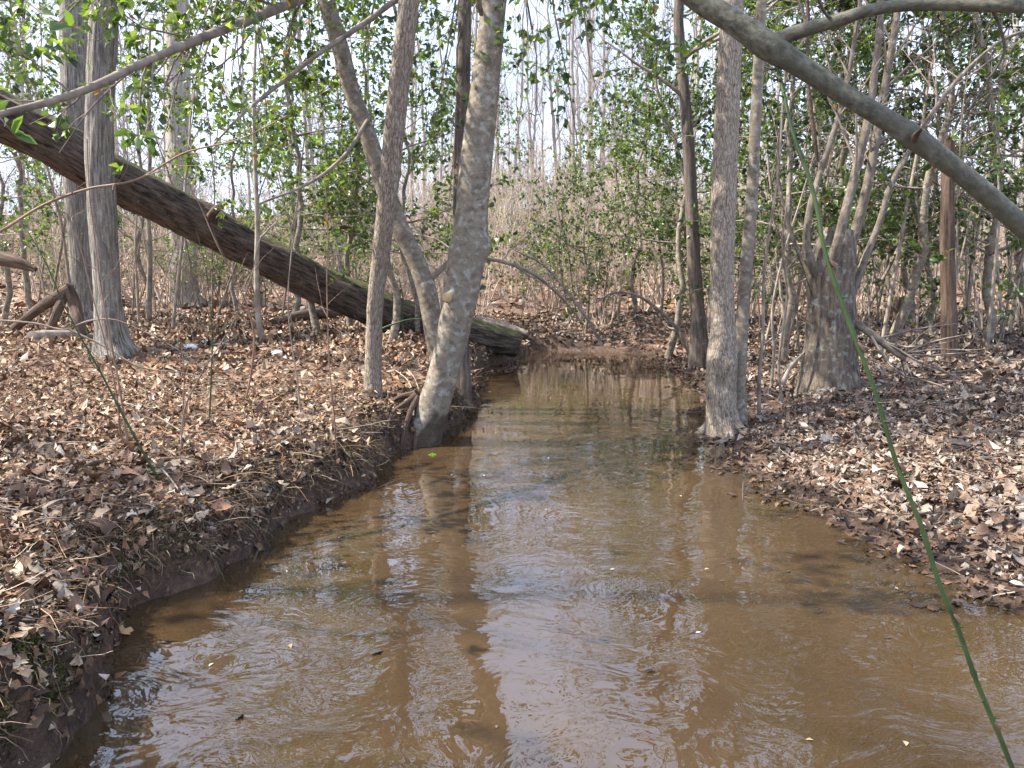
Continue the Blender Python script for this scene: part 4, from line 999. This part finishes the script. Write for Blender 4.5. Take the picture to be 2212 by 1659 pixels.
# bare trees of the wood
BARE = [proto_bare(300 + k, 12 + 1.6 * k, .055 + .017 * k, 14) for k in range(6)]
rg = R(41)
taken = []
cnt = 0
def zone(px):
    return 0 if px < 780 else (1 if px < 1480 else 2)
ZL = ['bare grey tree of the woods beyond the fallen log', 'bare grey tree on the slope beyond the pool', 'bare grey tree of the woods behind the right bank']
while cnt < 136:
    y = 15 + 52 * rg.random() ** 0.62
    x = rg.uniform(-.72, .72) * y
    px = 1106 + x / y * F
    if y < 17 and 560 < px < 1460: continue
    if 1050 < px < 1400 and y < 38: continue
    if cnt > 105 and not (1000 < px < 1480 and y > 38): continue
    if any((x - a) ** 2 + (y - b) ** 2 < (0.7 + .012 * y) ** 2 for a, b in taken): continue
    taken.append((x, y)); cnt += 1
    far = y > 34
    place(BARE[int(rg.integers(6))] if far else BARE[int(rg.integers(4))], 'bare_tree', ('far ' if far else 'mid distance ') + ZL[zone(px)], 'tree', x, y, ('far ' if far else 'mid distance ') + ZL[zone(px)].replace('tree', 'trees'), rg.uniform(0, 6.28), rg.uniform(.75, 1.15), rg.normal(0, .035))
# the wood goes on to the left of the frame: its branches throw the dapples over the bank and the creek
for (x, y, k, sc) in ((-6.2, 2.2, 1, .8), (-4.6, 0.2, 0, .75), (-9.5, 3.6, 4, .8)):
    place(BARE[k], 'bare_tree', ('middle', 'nearest', 'farthest')[[1, 0, 4].index(k)] + ' of the bare trees just beyond the left edge of the view', 'tree', x, y, 'bare trees just beyond the left edge', rg.uniform(0, 6.28), sc)
for (x, y, k) in ((-5.6, 2.9, 0), (-6.4, 0.6, 1)):
    place(HO_S[k], 'holly_tree', ('farther', 'nearer')[k] + ' holly standing just beyond the left edge of the view', 'holly', x, y, 'hollies just beyond the left edge', rg.uniform(0, 6.28), 1.1)
# bare brush and leafy undergrowth
SH = [proto_shrub(400 + k, 2.0 + .4 * k, 13, 'brush') for k in range(4)]
SHL = [proto_shrub(410 + k, 1.6 + .4 * k, 9, 'twig', .6, 500) for k in range(3)]
cnt = 0
SL = ['tan bare shrub beyond the fallen log', 'tan bare shrub on the slope beyond the pool', 'tan bare shrub behind the right bank']
SG = ['leafy green shrub beyond the fallen log', 'leafy green shrub on the slope beyond the pool', 'leafy green shrub behind the right bank']
while cnt < 350:
    y = 14.5 + (34 if cnt < 235 else 50) * rg.random() ** (1.3 if cnt < 235 else .6)
    x = rg.uniform(-.70, .70) * y
    px = 1106 + x / y * F; z = zone(px)
    if z == 0 and y < 17.5: continue
    if 235 <= cnt < 300 and not 950 < px < 1500: continue
    if cnt >= 300 and (y < 34 or 950 < px < 1500): continue
    green = rg.random() < (.5, .25, .4)[z]
    place((SHL if green else SH)[int(rg.integers(3))], 'shrub', (SG if green else SL)[z], 'shrub', x, y, (SG if green else SL)[z].replace('shrub', 'shrubs'), rg.uniform(0, 6.28), rg.uniform(.7, 1.25) * (1 + .018 * y))
    cnt += 1

# slender saplings of the right bank thicket and the left floor
def sapling_mesh(seed, H, r):
    rg2 = R(seed); n = 1
    P0, R0 = grow(rg2, np.array([[0, 0, -.1]]), np.array([[rg2.normal(0, .12), rg2.normal(0, .12), 1]]), np.array([H]), np.array([r]), 14, .05, .01, .25)
    a = MB(); tubes(a, P0, R0, 7)
    b = MB(); P1, R1 = spawn(rg2, P0, R0, 16, (.25, 1), (.3, 1.1), (25, 60), 5, .13, .04, .45, .1, .002, .4); tubes(b, P1, R1, 3)
    P2, R2 = spawn(rg2, P1, R1, 3, (.2, 1), (.12, .4), (25, 60), 3, .13, .02, .5, 0, .0014, .3); tubes(b, P2, R2, 3)
    return [('trunk', a.build('trunk', M['twig' if seed % 2 else 'palestick'], link=False), None), ('twig_tangle', b.build('twig_tangle', M['twig'], link=False), 'stuff')]
SAP = [sapling_mesh(500 + k, 3.2 + .5 * k, .011 + .003 * k) for k in range(6)]
for k in range(46):
    px = rg.uniform(1640, 2240); dep = rg.uniform(8.6, 14)
    x = (px - 1106) / F * dep
    place(SAP[int(rg.integers(6))], 'sapling', 'slender grey sapling in the right bank thicket', 'sapling', x, dep, 'slender saplings of the right bank thicket', rg.uniform(0, 6.28), rg.uniform(.8, 1.2), rg.normal(0, .08))
for k in range(26):
    px = rg.uniform(-20, 760); dep = rg.uniform(11.5, 19)
    x = (px - 1106) / F * dep
    place(SAP[int(rg.integers(6))], 'sapling', 'slender grey sapling on the left woodland floor', 'sapling', x, dep, 'slender saplings of the left woodland floor', rg.uniform(0, 6.28), rg.uniform(.8, 1.2), rg.normal(0, .06))

# ------------------------------------------------------------------ single stems and canes one can point at
def cane(name, label, pts, mat, w=5, dep=None, twigs=6, cat='sapling', rs=None):
    b = ground_at(*pts[0]) if dep is None else at(*pts[0], dep)
    D = b[1] if dep is None else dep
    P = [(p[0], p[1], D + (p[2] if len(p) > 2 else 0)) for p in pts]
    C = catmull([at(*p) for p in P], 44)
    rad = np.linspace(1, .35, 44) * w * .5 * D / F
    if dep is None: C = np.vstack([b + [0, 0, -.05], C[1:]])
    t = thing(name, label, cat, tuple(C[0]))
    mb = MB(); tube(mb, C, rad, 8, 0); under(mb.build('stem', M[mat]), t)
    if twigs:
        rg3 = R(abs(int(pts[0][0])) + 7); k = np.linspace(0, 43, 12).astype(int)
        P1, R1 = spawn(rg3, C[k][None], rad[k][None], twigs, (.25, 1), (.12, .5), (25, 65), 5, .14, .03, .5, 0, .0012, .3)
        for q in range(len(P1)):
            mb = MB(); tubes(mb, P1[q:q + 1], R1[q:q + 1], 4); under(mb.build('side_twig', M[mat]), t)
    return t
cane('briar', 'thin dark cane crossing the stout pale tree', [(276, 962), (262, 860), (240, 740), (218, 620), (205, 520), (192, 400), (188, 300)], 'redcane', 5)
cane('briar', 'second thin dark cane beside the first, before the stout pale tree', [(262, 955), (250, 840), (232, 760), (200, 640), (170, 520), (140, 420)], 'redcane', 4)
cane('briar', 'green cane leaning left across the broken snag', [(345, 1040), (300, 960), (262, 890), (215, 800), (170, 720), (130, 640), (95, 560), (60, 500)], 'briar', 6, cat='briar')
cane('briar', 'upright green cane in the middle of the left bank', [(452, 915), (456, 820), (458, 730), (452, 640), (440, 560), (425, 500)], 'briar', 4, cat='briar')
cane('briar', 'thin cane leaning right below the fallen log', [(390, 985), (400, 880), (440, 800), (490, 720), (530, 640), (545, 590), (560, 520), (640, 420)], 'twig', 4)
cane('briar', 'arching cane before the pale sapling under the log', [(530, 870), (545, 790), (548, 720), (530, 650), (500, 590), (465, 520), (430, 440), (395, 380)], 'redcane', 5)
cane('sapling', 'tall thin stem just left of the slim flaky tree', [(728, 1000), (722, 900), (712, 800), (708, 700), (706, 600), (708, 480), (700, 380)], 'redcane', 4)
cane('sapling', 'pale sapling standing under the fallen log', [(564, 738), (558, 680), (554, 600), (556, 500), (552, 380), (548, 250), (552, 100), (560, -30)], 'palestick', 13)
cane('sapling', 'straight grey sapling right of the stout pale tree', [(322, 698), (322, 640), (324, 560), (320, 450), (324, 330), (320, 200), (326, 40)], 'twig', 12)
cane('sapling', 'short stem beside the stout pale tree foot', [(300, 705), (296, 620), (292, 540), (296, 440), (290, 330)], 'palestick', 6)
cane('sapling', 'thin leaning stem below the middle of the log', [(650, 900), (642, 820), (630, 740), (622, 660), (628, 560), (640, 460), (650, 330)], 'twig', 4)
cane('sapling', 'short bare twig standing on the left bank', [(398, 930), (396, 860), (398, 800), (392, 750)], 'redcane', 4, twigs=2)
cane('sapling', 'wispy stem before the foot of the fallen log', [(872, 740), (868, 690), (870, 640), (862, 600)], 'briar', 5, twigs=3)
cane('briar', 'green cane lying against the foot of the fallen log', [(820, 712), (850, 700), (885, 690), (925, 690)], 'briar', 5, dep=9.6, twigs=0, cat='briar')
cane('briar', 'long arching cane across the left bank, low', [(-40, 690), (84, 700), (141, 712), (188, 694), (242, 690), (302, 712), (400, 766), (477, 826)], 'twig', 5, dep=5.2, twigs=4)
cane('briar', 'second low arching cane across the left bank', [(150, 712), (225, 748), (300, 792), (400, 806), (470, 822), (535, 824)], 'twig', 5, dep=5.1, twigs=3)
cane('briar', 'dark twig slanting up from the left edge', [(-60, 530), (0, 500), (100, 440), (190, 408), (290, 390), (400, 330), (520, 300), (620, 250)], 'redcane', 7, dep=4.2, twigs=7)
cane('briar', 'dark stem arching over the head of the pool', [(1492, 775), (1480, 740), (1445, 690), (1410, 660), (1370, 636), (1320, 634), (1285, 655)], 'brown' if False else 'twig', 10, twigs=8)
cane('sapling', 'crooked grey stem at the head of the pool', [(1300, 745), (1270, 690), (1240, 650), (1200, 600), (1170, 570), (1110, 540)], 'twig', 8, dep=11.5, twigs=9)
cane('briar', 'thin green cane against the broken sprouting tree', [(1835, 838), (1815, 790), (1790, 740), (1765, 680), (1745, 610), (1720, 540)], 'briar', 5, twigs=3, cat='briar')
cane('sapling', 'thin brown stem right of the twin tree', [(1640, 905), (1640, 820), (1648, 720), (1650, 600), (1665, 480), (1680, 380), (1690, 250)], 'twig', 9)
cane('sapling', 'slim forked stem between twin tree and broken tree', [(1690, 872), (1682, 800), (1690, 720), (1700, 640), (1690, 540), (1700, 430)], 'twig', 7)
cane('sapling', 'leaning stem right of the twin tree, farther back', [(1665, 840), (1672, 760), (1668, 680), (1690, 560), (1730, 430), (1760, 330)], 'palestick', 7)
cane('sapling', 'crooked branch leaning toward the pool beside the twin tree', [(1502, 790), (1490, 760), (1475, 740), (1468, 715)], 'twig', 8, twigs=2)
cane('sapling', 'dead stick propped against the broken tree', [(1690, 830), (1710, 790), (1738, 760)], 'palestick', 12, dep=7.2, twigs=0)

# leafy sprays over the pool head belong to a young holly there
def young_holly(px, py, label, tg, seed):
    b = ground_at(px, py)
    t = thing('young_holly', label, 'holly', tuple(b))
    path = catmull([b + [0, 0, -.1], b + [.05, 0, .8], b + [-.05, .1, 1.8], b + [.1, .1, 2.8]], 30)
    rad = np.linspace(.03, .008, 30)
    mb = MB(); tube(mb, path, rad, 10, .001); under(mb.build('trunk', M['smooth']), t)
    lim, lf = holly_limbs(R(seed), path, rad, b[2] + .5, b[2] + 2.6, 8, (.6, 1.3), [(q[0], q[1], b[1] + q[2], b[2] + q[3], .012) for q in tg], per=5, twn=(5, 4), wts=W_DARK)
    o = under(lim.build('limb_tangle', M['twig']), t); o['kind'] = 'stuff'
    o = under(lf.build('crown', M['holly'], smooth=False), t); o['kind'] = 'stuff'
young_holly(1265, 722, 'young holly drooping over the head of the pool', [(1130, 510, -1, 1.6), (1180, 560, -.6, 1.5), (1280, 600, -.5, 1.2), (1240, 650, -.4, 1.0), (1360, 560, -.2, 1.6)], 61)
young_holly(1425, 700, 'young holly under the dark reddish trunk', [(1380, 420, -.3, 2.2), (1330, 480, -.5, 2.0), (1460, 560, -.5, 1.6), (1490, 640, -.8, 1.0)], 62)
young_holly(1690, 770, 'young dark holly between twin tree and broken tree', [(1640, 500, .3, 2.0), (1720, 480, .3, 2.0), (1680, 560, .2, 1.6)], 63)
young_holly(735, 690, 'bright young holly behind the foot of the fallen log', [(720, 480, .5, 2.2), (780, 520, .5, 2.0), (690, 430, .6, 2.4), (900, 470, .5, 2.4), (860, 560, .5, 1.8)], 64)

# ------------------------------------------------------------------ broken snag and other dead wood on the left
g = ground_at(125, 735); Dn = g[1]
sn = thing('broken_snag', 'collapsed rotten branches propped like a tripod at the left edge', 'dead wood', tuple(g))
for pts in ([(30, 710, .2, 16), (80, 670, .1, 20), (125, 640, 0, 24), (152, 622, 0, 22)], [(148, 618, 0, 22), (160, 655, 0, 24), (172, 695, -.1, 22), (186, 722, -.1, 18)], [(138, 640, 0, 20), (118, 685, -.1, 18), (98, 732, -.2, 14)]):
    pp, rr_ = ptrunk([(a, b, Dn + c, ww) for a, b, c, ww in pts], 30); mb = MB(); tube(mb, pp, rr_, 14, .016, (24, 24, 4)); under(mb.build('branch', M['dead']), sn)
pp, rr_ = ptrunk([(-90, 548, Dn + .6, 34), (-20, 555, Dn + .6, 32), (40, 568, Dn + .5, 26), (78, 582, Dn + .5, 10)], 40)
mb = MB(); tube(mb, pp, rr_, 18, .012, (20, 20, 4)); tag(mb.build('raised_log', M['dead']), 'broken log end jutting in at the left edge above the snag', 'log')
a, b = ground_at(72, 742), ground_at(200, 736)
mb = MB(); C = catmull([a + [0, 0, .06], (a + b) / 2 + [0, .05, .07], b + [0, 0, .04]], 30); tube(mb, C, np.linspace(.075, .04, 30), 14, .01, (20, 20, 4)); tag(mb.build('bleached_log', M['palestick']), 'pale weathered log lying before the broken snag', 'log')
a, b = ground_at(400, 784), ground_at(560, 762)  # long dark strip of black trash, modelled as a tapered tube
mb = MB(); C = catmull([a + [0, 0, .02], (a + b) / 2 + [0, .05, .03], b + [0, 0, .02]], 30); tube(mb, C, np.linspace(.035, .02, 30), 10, .008, (20, 20, 4)); tag(mb.build('dark_strip', M['dead']), 'dark strip lying flat on the leaves right of the stout tree', 'branch')
a, b = ground_at(590, 705), ground_at(730, 690)
mb = MB(); C = catmull([a + [0, 0, .06], (a + b) / 2 + [0, 0, .14], b + [0, 0, .1]], 30); tube(mb, C, np.linspace(.06, .12, 30), 16, .02, (16, 16, 4)); tag(mb.build('rotten_log', M['dead']), 'short rotten log on the floor under the fallen trunk', 'log')
g = ground_at(1932, 690)
mb = MB(); C = catmull([g + [0, 0, -.2], g + [0, 0, .2], g + [.02, 0, .42]], 30); tube(mb, C, np.linspace(.19, .12, 30), 26, .04, (14, 14, 3), (.3, .2, 4, 0), 5.0); tag(mb.build('rotten_stump', M['dead']), 'dark rotten stump behind the right bank thicket', 'stump')
def piece(px, py, s, lab, seed):  # white pieces taken for litter, modelled as rounded lumps
    c = ground_at(px, py); rg4 = R(seed)
    bm_v = []; n1, n2_ = 7, 10
    for i in range(n1):
        for j in range(n2_):
            a, b_ = math.pi * (i + .0001) / (n1 - 1), 2 * math.pi * j / n2_
            bm_v.append([math.sin(a) * math.cos(b_), math.sin(a) * math.sin(b_), math.cos(a)])
    V = np.array(bm_v); V = V * (1 + .35 * fbm(V * 1.3 + seed, 2)[:, None]) * np.array([s, s * .7, s * .45]) + c + [0, 0, s * .2]
    i = (np.arange(n1 - 1) * n2_)[:, None]; j = np.arange(n2_)[None]; j2 = (j + 1) % n2_
    mb = MB(); mb.add(V, np.stack([i + j, i + n2_ + j, i + n2_ + j2, i + j2], 2).reshape(-1, 4)); tag(mb.build('piece', M['piece']), lab, 'piece')
piece(408, 756, .10, 'white piece on the leaves right of the stout pale tree', 3)
piece(436, 744, .09, 'second pale piece just behind the white one', 4)
piece(596, 768, .09, 'small white piece below the middle of the fallen log', 5)

# loose sticks on the floor
rg = R(90)
sticks = [((1598, 868), (1690, 882), 'pale', 'pale stick poking out from the twin tree foot'), ((880, 805), (905, 850), 'pale', 'pale stick slanting behind the slim flaky tree'), ((845, 800), (895, 880), 'pale', 'second pale stick beside the slim flaky tree'), ((10, 985), (265, 975), 'pale', 'long straight stem lying on the left bank'), ((330, 1005), (395, 1085), 'pale', 'pale stick on the left bank slope'), ((1840, 940), (1990, 1000), 'x', 'thin brown stick on the right bank leaves'),
          ((2010, 880), (2212, 845), 'pale', 'long pale straw on the right bank'), ((1980, 1010), (2150, 1060), 'x', 'forked brown twig on the right bank slope'), ((120, 1290), (175, 1340), 'pale', 'thick bleached stick at the left waterline'), ((220, 870), (420, 960), 'x', 'brown twig across the left bank leaves'), ((60, 900), (180, 880), 'x', 'short twig near the left edge'), ((1660, 830), (1745, 870), 'x', 'twig lying below the broken tree')]
for (a, b, kd, lab) in sticks:
    A, B = ground_at(*a), ground_at(*b)
    mid = (A + B) / 2 + rg.normal(0, .03, 3); mid[2] = g1(mid[0], mid[1]) + .05
    th_ = .016 if 'thick' in lab else .006
    C = catmull([A + [0, 0, .03], mid, B + [0, 0, .03]], 20)
    mb = MB(); tube(mb, C, np.linspace(th_, th_ * .5, 20), 8, .0008)
    tag(mb.build('fallen_stick', M['palestick' if kd == 'pale' else 'twig']), lab, 'stick')

# things on and in the water
def specks():
    rg_ = R(303); mb = MB(); n = 150
    y = 2.0 + 9 * rg_.random(n) ** 1.2; xl, xr = edges(y); x = xl + (xr - xl) * rg_.beta(.7, .7, n)
    dirv = np.stack([rg_.normal(size=n), rg_.normal(size=n), 0 * x], 1)
    leaves(mb, rg_, np.stack([x, y, np.full(n, .003)], 1), nrm(dirv), np.tile([0, 0, 1.0], (n, 1)), rg_.uniform(.008, .03, n), SIMPLE, pick(rg_, [(.05, .035, .025), (.3, .22, .13), (.12, .08, .05), (.5, .45, .38)], n, .2), (.0, .3), .2)
    tag(mb.build('floating_debris', M['litter']), 'specks of leaf and bark drifting on the brown water', None, None, 'stuff')
specks()
def on_water(px, py): return onz(px, py, 0.006)
def water_leaf(px, py, L, col, lab, az):
    p = on_water(px, py); mb = MB()
    leaves(mb, R(int(px)), p[None], np.array([[math.cos(az), math.sin(az), .02]]), np.array([[0, 0, 1.0]]), np.array([L]), OAK, np.array([col]), (.05, .3), .25)
    tag(mb.build('floating_leaf', M['litter' if col[1] < col[0] else 'holly']), lab, 'leaf')
water_leaf(925, 981, .08, (.14, .30, .02), 'single green leaf floating by the leaning trunk', .2)
water_leaf(228, 1366, .11, (.40, .26, .13), 'tan leaf floating at the left waterline', .1)
water_leaf(505, 1552, .035, (.04, .03, .025), 'dark leaf scrap floating near the bottom of the view', 1.0)
water_leaf(1395, 1450, .03, (.03, .03, .035), 'small black leaf scrap floating low in the middle', .4)
water_leaf(800, 1412, .05, (.06, .055, .045), 'dark sodden leaf just afloat left of centre', .8)
water_leaf(1085, 865, .1, (.05, .04, .03), 'dark leaf afloat beyond the leaning trunk', .5)
def water_twig(pts, lab, r=.006, z0=-.03):
    P = [onz(p[0], p[1], 0) * [1, 1, 0] + [0, 0, p[2]] for p in pts]
    C = catmull(P, 20); mb = MB(); tube(mb, C, np.linspace(r, r * .45, 20), 7); tag(mb.build('water_twig', M['dead']), lab, 'twig')
water_twig([(1190, 905, -.02), (1212, 885, .05), (1222, 880, .07), (1200, 870, .03)], 'bent twig poking out of the pool in the middle')
water_twig([(1015, 1088, -.02), (1030, 1075, .03), (1042, 1068, .05)], 'tiny twig tip breaking the water right of the leaning trunk', .004)
water_twig([(1000, 870, .25), (1035, 880, .12), (1058, 895, .02)], 'drooping rootlet with a dark bud touching the water', .006)
water_twig([(800, 1060, .0), (860, 1040, .012), (925, 1015, .01)], 'thin twig afloat along the left bank', .004)
water_twig([(540, 1225, -.02), (575, 1170, .06), (610, 1120, .16)], 'straight dead stick leaning into the water at the left bank', .006)
water_twig([(1605, 1090, -.02), (1606, 1050, .05), (1614, 1030, .08)], 'small stalk standing in the shallows by the right bank', .005)
water_twig([(150, 1445, .05), (190, 1468, .02), (215, 1475, .0)], 'dark root tip reaching into the water, lower left', .008)

# ------------------------------------------------------------------ labels for the look-alikes: between which landmarks, and in what order
MARKS = [(-9999, 'left edge'), (222, 'stout pale tree'), (560, 'pale sapling'), (812, 'slim flaky tree'), (1010, 'leaning trunk'), (1280, 'pool head'), (1562, 'twin tree'), (1797, 'broken tree'), (2050, 'dead post'), (99999, 'right edge')]
def ordinal(k):
    W_ = ['first', 'second', 'third', 'fourth', 'fifth', 'sixth', 'seventh', 'eighth', 'ninth', 'tenth', 'eleventh', 'twelfth']
    return W_[k] if k < 12 else '%d%s' % (k + 1, 'th' if (k + 1) % 100 in (11, 12, 13) else {1: 'st', 2: 'nd', 3: 'rd'}.get((k + 1) % 10, 'th'))
bins = {}
for o in COL.objects:
    if o.parent is None and o.name.split('.')[0] in ('bare_tree', 'shrub', 'sapling') and 'group' in o and 'just beyond' not in o['label']:
        px = 1106 + o.location.x / o.location.y * F
        k = max(i for i, m in enumerate(MARKS) if m[0] <= px)
        kind = {'bare_tree': ('far' if o.location.y > 34 else 'nearer') + ' bare tree', 'sapling': 'slender sapling', 'shrub': ('leafy green' if o['label'].startswith('leafy') else 'tan bare') + ' shrub' + (' far back' if o.location.y > 26 else '')}[o.name.split('.')[0]]
        bins.setdefault((kind, k), []).append((px, o))
for (kind, k), lst in bins.items():
    lst.sort(key=lambda q: q[0])
    for i, (px, o) in enumerate(lst):
        o['label'] = '%s between %s and %s, %s from left' % (kind, MARKS[k][1], MARKS[k + 1][1], ordinal(i))
